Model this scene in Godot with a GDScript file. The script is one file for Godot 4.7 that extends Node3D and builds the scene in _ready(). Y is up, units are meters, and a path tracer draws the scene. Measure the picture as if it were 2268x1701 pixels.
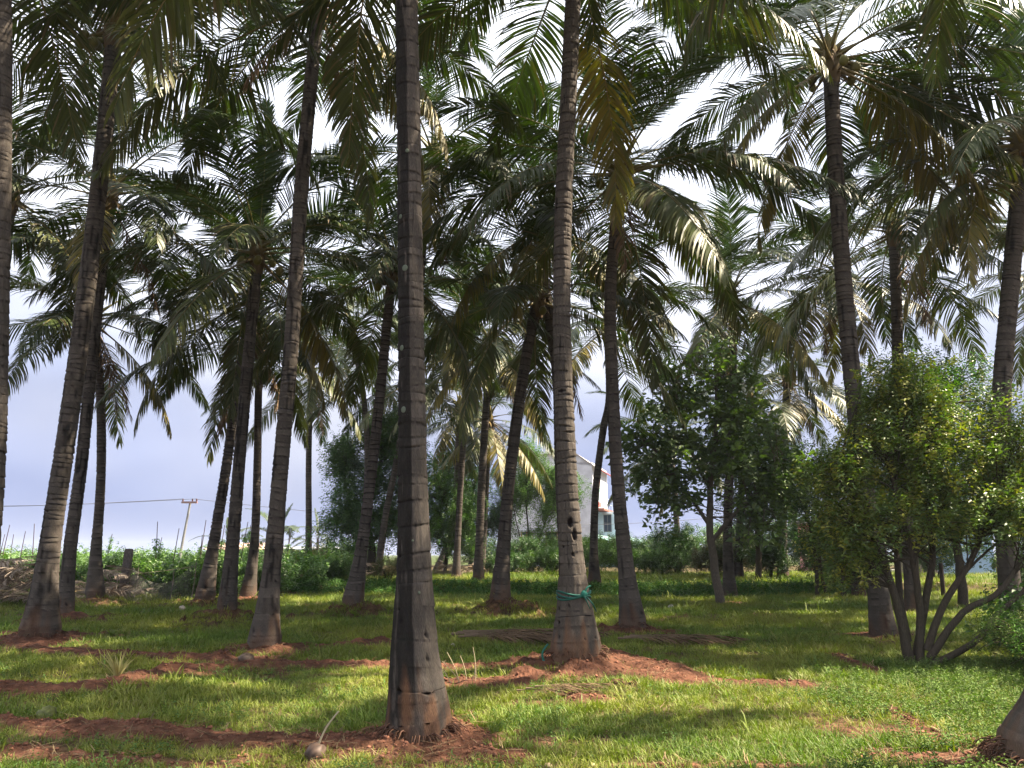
extends Node3D

# A coconut grove on red soil: palms on earth mounds, turf with bare bunds, a bean field and a white house behind.
# Metres, y up, the view looks along -z.

const SUN_AZIMUTH := 86.0      # degrees from the view direction towards the right
const SUN_HEIGHT := 53.0

const PALMS := [
	{"k": "edge_left", "x": -6.101, "z": -9.222, "lift": 0.1, "rb": 0.183, "rm": 0.129, "pts": [[-6.204, 2.397], [-6.471, 5.024], [-6.792, 7.997], [-7.14, 10.833]]},
	{"k": "left_dark", "x": -8.033, "z": -13.688, "lift": 0.1, "rb": 0.315, "rm": 0.157, "pts": [[-8.046, 1.977], [-7.994, 4.031], [-7.976, 6.681], [-8.002, 9.56], [-8.046, 11.41], [-8.058, 12.102]]},
	{"k": "left_second", "x": -9.687, "z": -17.337, "lift": 0.15, "rb": 0.181, "rm": 0.13, "pts": [[-9.743, 1.777], [-9.721, 3.618], [-9.779, 6.323], [-9.799, 8.27], [-9.809, 10.126]]},
	{"k": "left_pale", "x": -11.223, "z": -21.441, "lift": 0.2, "rb": 0.249, "rm": 0.122, "pts": [[-11.327, 1.572], [-11.435, 3.709], [-11.707, 5.942], [-12.166, 8.279]]},
	{"k": "slant_pale", "x": -7.949, "z": -20.62, "lift": 0.2, "rb": 0.251, "rm": 0.133, "pts": [[-7.804, 2.168], [-7.676, 3.752], [-7.548, 5.776], [-7.407, 7.619], [-7.279, 8.704]]},
	{"k": "slant_dark", "x": -6.174, "z": -17.316, "lift": 0.2, "rb": 0.21, "rm": 0.134, "pts": [[-6.161, 1.777], [-6.15, 3.616], [-6.137, 5.543], [-6.107, 7.336], [-6.094, 8.673]]},
	{"k": "slant_thin", "x": -7.584, "z": -22.863, "lift": 0.1, "rb": 0.239, "rm": 0.117, "pts": [[-7.498, 1.965], [-7.582, 4.261], [-7.695, 6.23], [-7.753, 8.051]]},
	{"k": "tall_dark", "x": -3.885, "z": -12.634, "lift": 0.12, "rb": 0.254, "rm": 0.126, "pts": [[-3.836, 1.439], [-3.801, 3.071], [-3.759, 4.961], [-3.758, 7.858], [-3.701, 10.364], [-3.662, 11.844]]},
	{"k": "far_straight", "x": -8.682, "z": -33.739, "lift": 0.0, "rb": 0.236, "rm": 0.133, "pts": [[-8.782, 2.923], [-8.954, 5.936], [-9.065, 9.711]]},
	{"k": "ragged", "x": -3.694, "z": -18.52, "lift": 0.25, "rb": 0.247, "rm": 0.125, "pts": [[-3.535, 1.789], [-3.399, 3.311], [-3.267, 5.119], [-3.167, 6.765], [-3.046, 8.662]]},
	{"k": "far_lean", "x": -5.309, "z": -31.294, "lift": 0.0, "rb": 0.201, "rm": 0.132, "pts": [[-5.121, 2.827], [-4.812, 4.678], [-4.435, 7.157], [-4.174, 8.726]]},
	{"k": "hidden_mid", "x": -2.227, "z": -18.436, "lift": 0.0, "rb": 0.213, "rm": 0.137, "pts": [[-2.282, 2.647], [-2.374, 6.032], [-2.301, 9.447], [-2.018, 11.719]]},
	{"k": "main", "x": -0.807, "z": -7.166, "lift": 0.08, "rb": 0.285, "rm": 0.123, "pts": [[-0.858, 0.789], [-0.893, 1.591], [-0.946, 2.873], [-0.998, 4.26], [-1.06, 5.768], [-1.133, 7.411], [-1.251, 10.305]]},
	{"k": "behind_curve", "x": -3.6, "z": -39.011, "lift": 0.0, "rb": 0.342, "rm": 0.174, "pts": [[-3.176, 2.223], [-2.813, 4.045], [-2.756, 6.377], [-2.7, 9.013]]},
	{"k": "twin_front", "x": -1.206, "z": -28.364, "lift": 0.0, "rb": 0.215, "rm": 0.145, "pts": [[-1.174, 2.382], [-1.077, 4.901], [-0.942, 7.522], [-0.849, 9.419]]},
	{"k": "twin_back", "x": -1.365, "z": -35.439, "lift": 0.0, "rb": 0.207, "rm": 0.128, "pts": [[-1.24, 2.989], [-1.132, 5.725], [-1.039, 7.783]]},
	{"k": "mound_mid", "x": -0.284, "z": -18.821, "lift": 0.3, "rb": 0.251, "rm": 0.144, "pts": [[-0.2, 1.792], [-0.068, 3.338], [0.161, 5.176], [0.435, 6.91], [0.679, 8.084]]},
	{"k": "hidden_right", "x": 1.341, "z": -19.006, "lift": 0.0, "rb": 0.198, "rm": 0.141, "pts": [[1.207, 3.242], [1.141, 6.169], [0.8, 8.912], [0.885, 10.214]]},
	{"k": "rope", "x": 0.838, "z": -10.556, "lift": 0.18, "rb": 0.326, "rm": 0.129, "pts": [[0.821, 0.988], [0.781, 1.952], [0.743, 3.15], [0.715, 4.819], [0.761, 6.606], [0.875, 8.602], [1.02, 11.146]]},
	{"k": "far_curve", "x": 2.748, "z": -26.391, "lift": 0.0, "rb": 0.246, "rm": 0.128, "pts": [[2.755, 2.022], [2.877, 3.88], [3.164, 5.798], [3.408, 7.11], [3.376, 9.561]]},
	{"k": "black_crown", "x": 2.279, "z": -15.15, "lift": 0.12, "rb": 0.253, "rm": 0.126, "pts": [[2.184, 1.407], [2.078, 2.909], [2.031, 4.763], [2.047, 7.021], [2.347, 9.589]]},
	{"k": "right_tall", "x": 6.666, "z": -14.451, "lift": 0.05, "rb": 0.233, "rm": 0.16, "pts": [[6.632, 1.747], [6.569, 3.721], [6.574, 6.482], [6.636, 9.168], [6.753, 11.846]]},
	{"k": "right_behind", "x": 9.737, "z": -19.365, "lift": 0.0, "rb": 0.224, "rm": 0.143, "pts": [[9.795, 2.472], [9.956, 5.643], [10.169, 8.271], [10.293, 10.109]]},
	{"k": "right_edge", "x": 9.208, "z": -14.745, "lift": 0.0, "rb": 0.237, "rm": 0.168, "pts": [[9.296, 2.006], [9.513, 4.218], [10.006, 6.582], [10.508, 8.799], [10.806, 10.068]]},
	{"k": "right_mid", "x": 10.71, "z": -31.294, "lift": 0.0, "rb": 0.237, "rm": 0.18, "pts": [[10.849, 3.01], [11.153, 6.002], [11.524, 8.825]]},
	{"k": "tree_behind", "x": 6.645, "z": -24.285, "lift": 0.0, "rb": 0.24, "rm": 0.14, "pts": [[6.692, 2.269], [6.957, 5.165], [7.21, 8.06], [7.283, 9.966]]},
	{"k": "tree_behind_thin", "x": 8.958, "z": -31.294, "lift": 0.0, "rb": 0.201, "rm": 0.142, "pts": [[9.087, 2.462], [9.434, 5.243], [9.904, 7.741]]},
	{"k": "corner", "x": 4.09, "z": -6.381, "lift": 0.06, "rb": 0.337, "rm": 0.135, "pts": [[4.366, 0.878], [4.709, 2.343], [5.009, 3.969], [6.148, 10.445]]},
	{"k": "far_right", "x": 8.129, "z": -38.24, "lift": 0.0, "rb": 0.201, "rm": 0.138, "pts": [[8.071, 3.099], [8.005, 5.132], [7.932, 7.096]]},
	{"k": "left_upper", "x": -12.057, "z": -17.9, "lift": 0.0, "rb": 0.207, "rm": 0.135, "pts": [[-12.369, 3.684], [-12.536, 7.058], [-12.614, 10.403]]},
	{"k": "back_center", "x": -2.208, "z": -31.294, "lift": 0.0, "rb": 0.201, "rm": 0.124, "pts": [[-2.123, 3.377], [-1.969, 7.157], [-1.927, 11.347]]},
	{"k": "back_left", "x": -5.911, "z": -31.294, "lift": 0.0, "rb": 0.201, "rm": 0.124, "pts": [[-5.864, 3.746], [-6.041, 7.157], [-6.781, 10.836]]},
	{"k": "mid_right_back", "x": 10.567, "z": -24.285, "lift": 0.0, "rb": 0.212, "rm": 0.149, "pts": [[10.754, 2.979], [10.932, 6.67], [10.953, 10.615]]},
]

const SOIL := [
	[[[-8.623, -13.588], [-7.255, -12.454], [-6.443, -12.118], [-5.318, -11.8], [-4.062, -11.626], [-3.045, -11.333], [-2.11, -11.213]], 0.25, 0.08],
	[[[-5.849, -9.338], [-5.09, -9.152], [-4.699, -9.648], [-4.517, -10.541], [-3.815, -10.941], [-3.236, -11.213]], 0.25, 0.11],
	[[[-5.23, -7.605], [-4.695, -7.57], [-3.731, -7.45], [-3.269, -7.399], [-2.599, -7.173], [-1.926, -7.05], [-1.291, -7.005], [-0.817, -7.096]], 0.23, 0.09],
	[[[-4.158, -6.748], [-3.38, -6.535], [-2.311, -6.422]], 0.13, 0.03],
	[[[-3.157, -13.023], [-2.27, -14.015]], 0.17, 0.06],
	[[[-2.705, -11.213], [-1.669, -11.213], [-0.929, -10.941], [0.106, -10.941]], 0.22, 0.08],
	[[[0.106, -10.941], [0.694, -11.583], [1.283, -11.583], [1.777, -11.056], [2.037, -10.074]], 0.42, 0.1],
	[[[-0.781, -9.766], [0.0, -9.856], [0.807, -10.074], [1.635, -10.203]], 0.25, 0.07],
	[[[0.749, -8.899], [0.867, -8.826]], 0.24, 0.05],
	[[[1.842, -9.98], [2.607, -9.856], [3.518, -9.648]], 0.18, 0.05],
	[[[4.758, -11.979], [4.768, -10.683]], 0.18, 0.03],
	[[[3.931, -8.412], [3.71, -7.173]], 0.13, 0.02],
	[[[3.126, -6.707], [3.478, -6.561]], 0.24, 0.03],
	[[[1.157, -6.409], [2.143, -6.36]], 0.08, 0.03],
	[[[-0.645, -6.961], [-0.129, -6.613]], 0.21, 0.06],
	[[[0.817, -6.422], [1.27, -6.422]], 0.08, 0.03],
	[[[-7.304, -14.207], [-6.562, -14.471]], 0.12, 0.03],
	[[[-9.378, -14.745], [-7.366, -13.299]], 0.29, 0.05],
	[[[-2.333, -13.299], [-1.996, -13.588]], 0.17, 0.04],
	[[[5.926, -22.494], [6.306, -22.008]], 0.17, 0.02],
]

var rng := RandomNumberGenerator.new()
var fine := FastNoiseLite.new()
var M := {}
var fronds := {}
var taken := {}

# ------------------------------------------------------------------ geometry helpers
class Geo:
	var v := PackedVector3Array()
	var n := PackedVector3Array()
	var c := PackedColorArray()
	var i := PackedInt32Array()

	func vert(p: Vector3, nn: Vector3, col: Color) -> int:
		v.append(p)
		n.append(nn)
		c.append(col)
		return v.size() - 1

	func tri(a: int, b: int, d: int) -> void:      # counter-clockwise seen from the front
		i.append(a)
		i.append(d)
		i.append(b)

	func quad(a: Vector3, b: Vector3, d: Vector3, e: Vector3, col: Color) -> void:
		var nn := (b - a).cross(e - a).normalized()
		var k := v.size()
		vert(a, nn, col)
		vert(b, nn, col)
		vert(d, nn, col)
		vert(e, nn, col)
		tri(k, k + 1, k + 2)
		tri(k, k + 2, k + 3)

	func box(lo: Vector3, hi: Vector3, col: Color) -> void:
		var p := [Vector3(lo.x, lo.y, lo.z), Vector3(hi.x, lo.y, lo.z), Vector3(hi.x, hi.y, lo.z), Vector3(lo.x, hi.y, lo.z), Vector3(lo.x, lo.y, hi.z), Vector3(hi.x, lo.y, hi.z), Vector3(hi.x, hi.y, hi.z), Vector3(lo.x, hi.y, hi.z)]
		for f in [[4, 5, 6, 7], [1, 0, 3, 2], [5, 1, 2, 6], [0, 4, 7, 3], [7, 6, 2, 3], [0, 1, 5, 4]]:
			quad(p[f[0]], p[f[1]], p[f[2]], p[f[3]], col)

	func tube(pts: PackedVector3Array, rad: PackedFloat32Array, sides: int, col: Color, col2: Color, flat := 1.0) -> void:
		var k0 := v.size()
		var last := pts.size() - 1
		var side := Vector3.RIGHT
		for k in pts.size():
			var t := (pts[mini(k + 1, last)] - pts[maxi(k - 1, 0)]).normalized()
			if absf(t.dot(side)) > 0.9:
				side = Vector3.FORWARD if absf(t.z) < 0.9 else Vector3.UP
			side = (side - t * side.dot(t)).normalized()
			var up := t.cross(side)
			for s in sides:
				var a := TAU * s / sides
				var o := side * cos(a) + up * sin(a) * flat
				vert(pts[k] + o * rad[k], o.normalized(), col.lerp(col2, float(k) / last))
		for k in last:
			for s in sides:
				var a := k0 + k * sides + s
				var b := k0 + k * sides + (s + 1) % sides
				tri(a, b, b + sides)
				tri(a, b + sides, a + sides)

	func ball(at: Vector3, r: Vector3, col: Color, rows := 7, cols := 10) -> void:
		var k0 := v.size()
		for a in rows + 1:
			for b in cols:
				var th := PI * a / rows
				var ph := TAU * b / cols
				var d := Vector3(sin(th) * cos(ph), cos(th), sin(th) * sin(ph))
				vert(at + d * r, (d / r).normalized(), col)
		for a in rows:
			for b in cols:
				var p := k0 + a * cols + b
				var q := k0 + a * cols + (b + 1) % cols
				tri(p, q, q + cols)
				tri(p, q + cols, p + cols)

	func strip(p: PackedVector3Array, w: PackedVector3Array, col: Color, col2: Color) -> void:   # a thin blade: centre line and half widths
		var k0 := v.size()
		var last := p.size() - 1
		for k in p.size():
			var t := (p[mini(k + 1, last)] - p[maxi(k - 1, 0)]).normalized()
			var ww := w[k] if w[k].length_squared() > 1e-12 else w[maxi(k - 1, 0)]
			var nn := t.cross(ww).normalized()
			var col3 := col.lerp(col2, float(k) / last)
			if k == last:
				vert(p[k], nn, col3)
			else:
				vert(p[k] - w[k], nn, col3)
				vert(p[k] + w[k], nn, col3)
		for k in last:
			var a := k0 + k * 2
			if k == last - 1:
				tri(a, a + 2, a + 1)
			else:
				tri(a, a + 2, a + 3)
				tri(a, a + 3, a + 1)

	func mesh(m: Material) -> ArrayMesh:
		var arr := []
		arr.resize(Mesh.ARRAY_MAX)
		arr[Mesh.ARRAY_VERTEX] = v
		arr[Mesh.ARRAY_NORMAL] = n
		arr[Mesh.ARRAY_COLOR] = c
		arr[Mesh.ARRAY_INDEX] = i
		var out := ArrayMesh.new()
		out.add_surface_from_arrays(Mesh.PRIMITIVE_TRIANGLES, arr)
		out.surface_set_material(0, m)
		return out


func numbered(called: String) -> String:
	taken[called] = taken.get(called, -1) + 1
	return called if taken[called] == 0 else "%s_%03d" % [called, taken[called]]


func tag(o: Node, label: String, category: String, group := "", kind := "") -> Node:
	if label:
		o.set_meta("label", label)
	if category:
		o.set_meta("category", category)
	if group:
		o.set_meta("group", group)
	if kind:
		o.set_meta("kind", kind)
	return o


func thing(called: String, label: String, category: String, at := Vector3.ZERO, group := "") -> Node3D:
	var o := Node3D.new()
	o.name = numbered(called)
	add_child(o)
	o.position = at
	tag(o, label, category, group)
	return o


func part(called: String, m: Mesh, parent: Node) -> MeshInstance3D:
	var o := MeshInstance3D.new()
	o.name = numbered(called) if parent == self else called
	o.mesh = m
	parent.add_child(o, true)
	return o


func structure(called: String, m: Mesh) -> MeshInstance3D:
	var o := part(called, m, self)
	o.set_meta("kind", "structure")
	return o


func scatter(called: String, m: Mesh, where: Array, tints: Array, parent: Node) -> MultiMeshInstance3D:
	var mm := MultiMesh.new()
	mm.transform_format = MultiMesh.TRANSFORM_3D
	mm.use_colors = true
	mm.mesh = m
	mm.instance_count = where.size()
	for k in where.size():
		mm.set_instance_transform(k, where[k])
		mm.set_instance_color(k, tints[k])
	var o := MultiMeshInstance3D.new()
	o.name = numbered(called) if parent == self else called
	o.multimesh = mm
	parent.add_child(o, true)
	o.set_meta("kind", "stuff")
	return o


func noise_texture(freq: float, octaves: int, lo: float, hi: float, sed: int, size := 256, kind := FastNoiseLite.TYPE_SIMPLEX_SMOOTH) -> NoiseTexture2D:
	var f := FastNoiseLite.new()
	f.noise_type = kind
	f.seed = sed
	f.frequency = freq
	f.fractal_octaves = octaves
	var t := NoiseTexture2D.new()
	t.width = size
	t.height = size
	t.seamless = true
	t.noise = f
	var g := Gradient.new()
	g.set_color(0, Color(lo, lo, lo))
	g.set_color(1, Color(hi, hi, hi))
	t.color_ramp = g
	return t


func mat(called: String, rough: float, spec := 0.5) -> StandardMaterial3D:
	var m := StandardMaterial3D.new()
	m.resource_name = called
	m.vertex_color_use_as_albedo = true
	m.roughness = rough
	m.metallic_specular = spec
	m.cull_mode = BaseMaterial3D.CULL_DISABLED
	return m


func textured(m: StandardMaterial3D, albedo: Texture2D, scale: Vector3, bump: Texture2D = null, depth := 0.0, world := false) -> StandardMaterial3D:
	m.uv1_triplanar = true
	m.uv1_world_triplanar = world
	m.uv1_scale = scale
	m.albedo_texture = albedo
	if bump:
		m.heightmap_enabled = true
		m.heightmap_texture = bump
		m.heightmap_scale = depth
	return m


func leafy(m: StandardMaterial3D, light: Color) -> StandardMaterial3D:
	m.backlight_enabled = true
	m.backlight = light
	return m


func materials() -> void:
	var fibre := noise_texture(0.035, 5, 0.68, 1.0, 3)
	M.trunk = textured(mat("palm bark", 0.9, 0.25), fibre, Vector3(14, 2.2, 14), noise_texture(0.04, 5, 0, 1, 5), 0.35)
	M.bark = textured(mat("tree bark", 0.9, 0.25), fibre, Vector3(5, 1.2, 5), noise_texture(0.04, 5, 0, 1, 6), 1.0)
	M.frond = leafy(mat("palm leaflet", 0.48, 0.45), Color(0.5, 0.58, 0.14))
	M.stalk = mat("frond stalk", 0.55, 0.4)
	M.dry = leafy(mat("dry frond", 0.8, 0.25), Color(0.3, 0.24, 0.16))
	M.fibre = mat("fibre", 0.95, 0.2)
	M.nut = mat("coconut husk", 0.6, 0.4)
	M.grass = leafy(mat("grass", 0.55, 0.35), Color(0.72, 0.82, 0.3))
	M.leaf = leafy(mat("leaf", 0.45, 0.5), Color(0.7, 0.82, 0.28))
	M.soft_leaf = leafy(mat("soft leaf", 0.75, 0.25), Color(0.6, 0.72, 0.25))
	M.soil = textured(mat("soil", 0.95, 0.2), noise_texture(0.02, 6, 0.5, 1.0, 8, 512), Vector3(0.55, 0.55, 0.55), noise_texture(0.05, 6, 0, 1, 9, 512), 3.0, true)
	M.clod = mat("soil clod", 0.95, 0.2)
	M.straw = leafy(mat("straw", 0.75, 0.3), Color(0.3, 0.26, 0.15))
	M.wood = textured(mat("weathered wood", 0.9, 0.2), fibre, Vector3(9, 1.5, 9))
	M.plaster = textured(mat("plaster", 0.85, 0.3), noise_texture(0.01, 4, 0.86, 1.0, 12, 512), Vector3(0.25, 0.25, 0.25))
	M.paint = mat("paint", 0.6, 0.4)
	M.glass = mat("window glass", 0.1, 0.5)
	M.rope = mat("rope", 0.6, 0.4)
	M.metal = mat("painted metal", 0.5, 0.5)
	M.wire = mat("wire", 0.6, 0.4)
	M.net = mat("netting", 0.9, 0.2)
	M.concrete = textured(mat("concrete", 0.9, 0.25), noise_texture(0.03, 5, 0.7, 1.0, 14), Vector3(1.5, 1.5, 1.5))

# what tells each palm apart, and how it looks
const LOOK := {
	"edge_left": {"up": 1.0, "gold": 0.0, "dry": 0, "label": "coconut palm trunk cut by the left edge of the picture", "tone": 0.99, "lean": 0.3, "nuts": 0},
	"left_dark": {"up": 0.6, "label": "dark leaning coconut palm with green nuts, nearest on the left", "dark": 0.24, "bole": 0.6, "roots": 60, "nuts": 14, "nut_at": [3.5, 6.0, 2.6, 0.2], "holes": 5, "count": 27},
	"left_second": {"label": "slim coconut palm just behind the dark leaning one on the left", "dark": 0.16, "holes": 3, "ragged": 1.3},
	"left_pale": {"label": "pale sunlit coconut palm before the concrete post and bean field", "tone": 1.12, "size": 0.95, "count": 27, "ragged": 1.3, "dry": 2, "bole": 0.7},
	"slant_pale": {"label": "pale slanting coconut palm with a round hole near its foot", "tone": 1.09, "ragged": 2.0, "cuts": [[0.42, 1.35, 0.09, 0.075, 1.5]], "bole": 0.7},
	"slant_dark": {"nuts": 7, "label": "dark slender coconut palm on a grassy mound, crossing the pale slanting one", "dark": 0.24, "count": 28, "bole": 0.7},
	"slant_thin": {"label": "thin curved coconut palm at the hedge, right of the crossing pair", "tone": 1.02, "dry": 3, "bole": 0.7},
	"tall_dark": {"up": 1.0, "label": "tall dark coconut palm left of the central one, crown at the top edge", "dark": 0.21, "holes": 10, "bole": 0.55, "dry": 3, "extra": [["low", 205, 1, 1.08], ["old", 190, 2, 1.05], ["gold", 345, 1, 1.0], ["gold", 20, 3, 0.9]]},
	"far_straight": {"label": "thin straight distant coconut palm on the bank by the dry fronds", "tone": 1.09},
	"ragged": {"nuts": 5, "label": "leaning coconut palm with ragged peeling rings on a round mound", "tone": 1.10, "ragged": 2.8, "bole": 0.7},
	"far_lean": {"label": "distant leaning coconut palm before the blue-green tree, left of the central trunk", "tone": 1.02},
	"hidden_mid": {"nuts": 6, "label": "coconut palm whose crown shows right beside the upper central trunk", "dry": 2},
	"main": {"earth": 0.75, "up": 1.0, "label": "big central coconut palm nearest the viewer, black stain on its left side", "roots": 160, "holes": 2, "stain": 0.9, "dark": -0.1, "bole": 0.85, "count": 26, "ring": 1.25, "ragged": 1.0, "cuts": [[1.05, 2.2, 0.026, 0.022, 1.2], [0.5, 2.1, 0.022, 0.02, 1.2], [0.95, 0.95, 0.02, 0.015, 1.2], [0.75, 0.95, 0.02, 0.012, 1.0], [0.48, 1.05, 0.014, 0.05, 0.8]]},
	"behind_curve": {"label": "distant coconut palm with a bent foot beside the bright green shrub", "tone": 1.07, "gold": 1.0},
	"twin_front": {"label": "front one of two close grey coconut palms right of the central trunk", "gold": 0.8, "extra": [["gold", 250, 1, 1.0], ["gold", 190, 2, 1.0]]},
	"twin_back": {"extra": [["gold", 280, 0, 1.1], ["gold", 330, 2, 1.1]], "label": "rear one of two close grey coconut palms right of the central trunk", "tone": 1.02, "gold": 1.0, "dry": 2},
	"mound_mid": {"nuts": 6, "label": "coconut palm on a high red mound between the central and roped palms", "roots": 50, "tone": 1.00, "holes": 4, "bole": 0.7, "ragged": 1.4},
	"hidden_right": {"label": "coconut palm standing behind the palm with the green rope", "gold": 1.0, "extra": [["gold", 200, 1, 1.0], ["gold", 320, 2, 1.0]]},
	"rope": {"earth": 0.6, "up": 1.0, "label": "coconut palm with green rope tied round its foot", "tone": 1.00, "holes": 11, "bole": 0.75, "ragged": 1.25, "dry": 0, "roots": 90, "spin": 0.4, "cuts": [[1.82, 1.6, 0.075, 0.04, 1.1], [1.66, 1.28, 0.07, 0.032, 1.1], [3.6, 1.9, 0.02, 0.06, 0.9]], "extra": [["low", 192, 0, 1.05], ["old", 340, 3, 1.0]]},
	"far_curve": {"label": "distant coconut palm with a curved trunk before the white house", "tone": 0.96, "dark": 0.14},
	"black_crown": {"nuts": 8, "label": "coconut palm with the low dark spreading crown right of the roped palm", "roots": 50, "tone": 0.99, "holes": 9, "bole": 0.7, "count": 30, "extra": [["level", 175, 1, 1.08], ["low", 188, 2, 1.1], ["level", 5, 3, 1.08], ["low", 330, 1, 1.1], ["old", 280, 0, 1.05]]},
	"right_tall": {"up": 0.3, "nuts": 7, "label": "tall coconut palm on the right rising above the multi-stemmed bush", "tone": 1.01, "dark": 0.14, "holes": 7, "bole": 0.5, "count": 30, "ragged": 1.3, "gold": 1.0, "extra": [["low", 20, 1, 1.1], ["low", 335, 2, 1.05], ["level", 170, 3, 1.1], ["gold", 185, 0, 0.8], ["gold", 10, 2, 1.1], ["gold", 345, 4, 1.05], ["low", 2, 0, 1.15]]},
	"right_behind": {"label": "coconut palm behind the bush whose crown hangs over it", "dark": 0.16, "count": 28},
	"right_edge": {"nuts": 6, "label": "coconut palm at the right edge, pale foot among the weeds", "tone": 1.00, "dark": 0.14, "holes": 5, "count": 28, "gold": 1.0, "extra": [["gold", 160, 1, 1.0], ["gold", 200, 3, 1.0], ["low", 175, 2, 1.1]]},
	"right_mid": {"extra": [["gold", 250, 1, 1.0], ["gold", 330, 3, 1.0]], "label": "black-trunked distant coconut palm between the two leafy trees", "dark": 0.21, "gold": 1.0},
	"tree_behind": {"extra": [["gold", 300, 0, 1.1], ["gold", 240, 3, 1.0]], "label": "coconut palm right behind the large-leaved tree", "dark": 0.15, "gold": 1.0},
	"tree_behind_thin": {"label": "thinner distant coconut palm right of the one behind the large-leaved tree", "dark": 0.14},
	"corner": {"up": 1.0, "label": "coconut palm foot with bulging roots in the lower right corner", "tone": 1.05, "roots": 260, "root_high": 0.14, "bole": 0.4, "dark": 0.14},
	"far_right": {"label": "distant low coconut palm left of the large-leaved tree's crown", "tone": 1.00},
	"left_upper": {"label": "coconut palm crown hanging in at the upper left edge", "dark": 0.18},
	"back_center": {"extra": [["gold", 260, 0, 1.1]], "label": "distant tall coconut palm behind the bright green shrub", "tone": 1.05, "gold": 0.7},
	"back_left": {"label": "distant coconut palm behind the ragged leaning one", "tone": 1.05, "gold": 0.8},
	"mid_right_back": {"extra": [["gold", 210, 1, 1.1], ["gold", 260, 4, 1.0], ["low", 190, 1, 1.0]], "label": "coconut palm behind the tall right one, yellowing low fronds", "dark": 0.18, "gold": 1.0},
}

# feet of palms outside the picture
const OUTSIDE := [
	[14.8, -16.5], [-2.0, 4.0], [-14.5, -6.0], [17.5, -24.0],
]

# ------------------------------------------------------------------ ground
const FX0 := -24.0
const FZ0 := -40.0
const FSTEP := 0.1
const FW := 480
const FH := 440
var ridge := PackedFloat32Array()
var bare := PackedFloat32Array()


func lay_soil() -> void:
	ridge.resize(FW * FH)
	bare.resize(FW * FH)
	for line in SOIL:
		var pts: Array = line[0]
		for k in pts.size() - 1:
			stroke(Vector2(pts[k][0], pts[k][1]), Vector2(pts[k + 1][0], pts[k + 1][1]), line[1], line[2])
	for p in PALMS:
		var r: float = 0.42 + 0.75 * p.rb
		if p.lift > 0.0:
			stroke(Vector2(p.x, p.z), Vector2(p.x + 0.05, p.z), r * (0.95 if p.lift > 0.19 else 1.0), p.lift * 1.25, p.lift > 0.19)
		else:
			stroke(Vector2(p.x, p.z), Vector2(p.x + 0.05, p.z), 0.35, 0.03)
	# the raised far terrace with a low bank
	for a in FW:
		for b in FH:
			var x := FX0 + a * FSTEP
			var z := FZ0 + b * FSTEP
			var edge := -25.5 + 0.6 * sin(x * 0.35) + 0.5 * sin(x * 0.13 + 1.0)
			if x < -6.5:
				edge -= (-6.5 - x) * 1.5
			var s := smoothstep(0.0, 1.0, (edge - z) / 0.9)
			ridge[b * FW + a] += 0.22 * s


func stroke(a: Vector2, b: Vector2, w: float, h: float, turf := false) -> void:
	var lo := Vector2(minf(a.x, b.x), minf(a.y, b.y)) - Vector2(w, w) * 3.0
	var hi := Vector2(maxf(a.x, b.x), maxf(a.y, b.y)) + Vector2(w, w) * 3.0
	for iz in range(maxi(0, int((lo.y - FZ0) / FSTEP)), mini(FH, int((hi.y - FZ0) / FSTEP) + 1)):
		for ix in range(maxi(0, int((lo.x - FX0) / FSTEP)), mini(FW, int((hi.x - FX0) / FSTEP) + 1)):
			var p := Vector2(FX0 + ix * FSTEP, FZ0 + iz * FSTEP)
			var d := p.distance_to(Geometry2D.get_closest_point_to_segment(p, a, b))
			var rough := fine.get_noise_2d(p.x * 9.0, p.y * 9.0)
			d *= 1.0 + 0.75 * rough + 0.5 * fine.get_noise_2d(p.x * 2.5 + 31.0, p.y * 2.5)
			var k := iz * FW + ix
			var f := exp(-d * d / (w * w))
			ridge[k] = maxf(ridge[k], h * f * (1.0 + 0.35 * fine.get_noise_2d(p.x * 25.0, p.y * 25.0)))
			bare[k] = maxf(bare[k], smoothstep(1.65, 0.45, d / w) * (0.62 if turf else 1.0))


func field(f: PackedFloat32Array, x: float, z: float) -> float:
	var u := (x - FX0) / FSTEP
	var w := (z - FZ0) / FSTEP
	if u < 0.0 or w < 0.0 or u >= FW - 1 or w >= FH - 1:
		return 0.22 if f == ridge and z < -30.0 else 0.0
	var a := int(u)
	var b := int(w)
	u -= a
	w -= b
	var k := b * FW + a
	return lerpf(lerpf(f[k], f[k + 1], u), lerpf(f[k + FW], f[k + FW + 1], u), w)


func gy(x: float, z: float) -> float:
	var base := 0.018 * clampf(-z - 6.0, 0.0, 28.0)
	return base + field(ridge, x, z) + 0.022 * fine.get_noise_2d(x * 2.2, z * 2.2) + 0.05 * fine.get_noise_2d(x * 0.4 + 50.0, z * 0.4) + field(bare, x, z) * 0.05 * fine.get_noise_2d(x * 9.0 + 4.0, z * 9.0)


func axis(stops: Array) -> PackedFloat32Array:
	var out := PackedFloat32Array()
	for k in stops.size() - 1:
		var n: int = stops[k][1]
		for j in n:
			out.append(lerpf(stops[k][0], stops[k + 1][0], float(j) / n))
	out.append(stops[-1][0])
	return out


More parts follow.
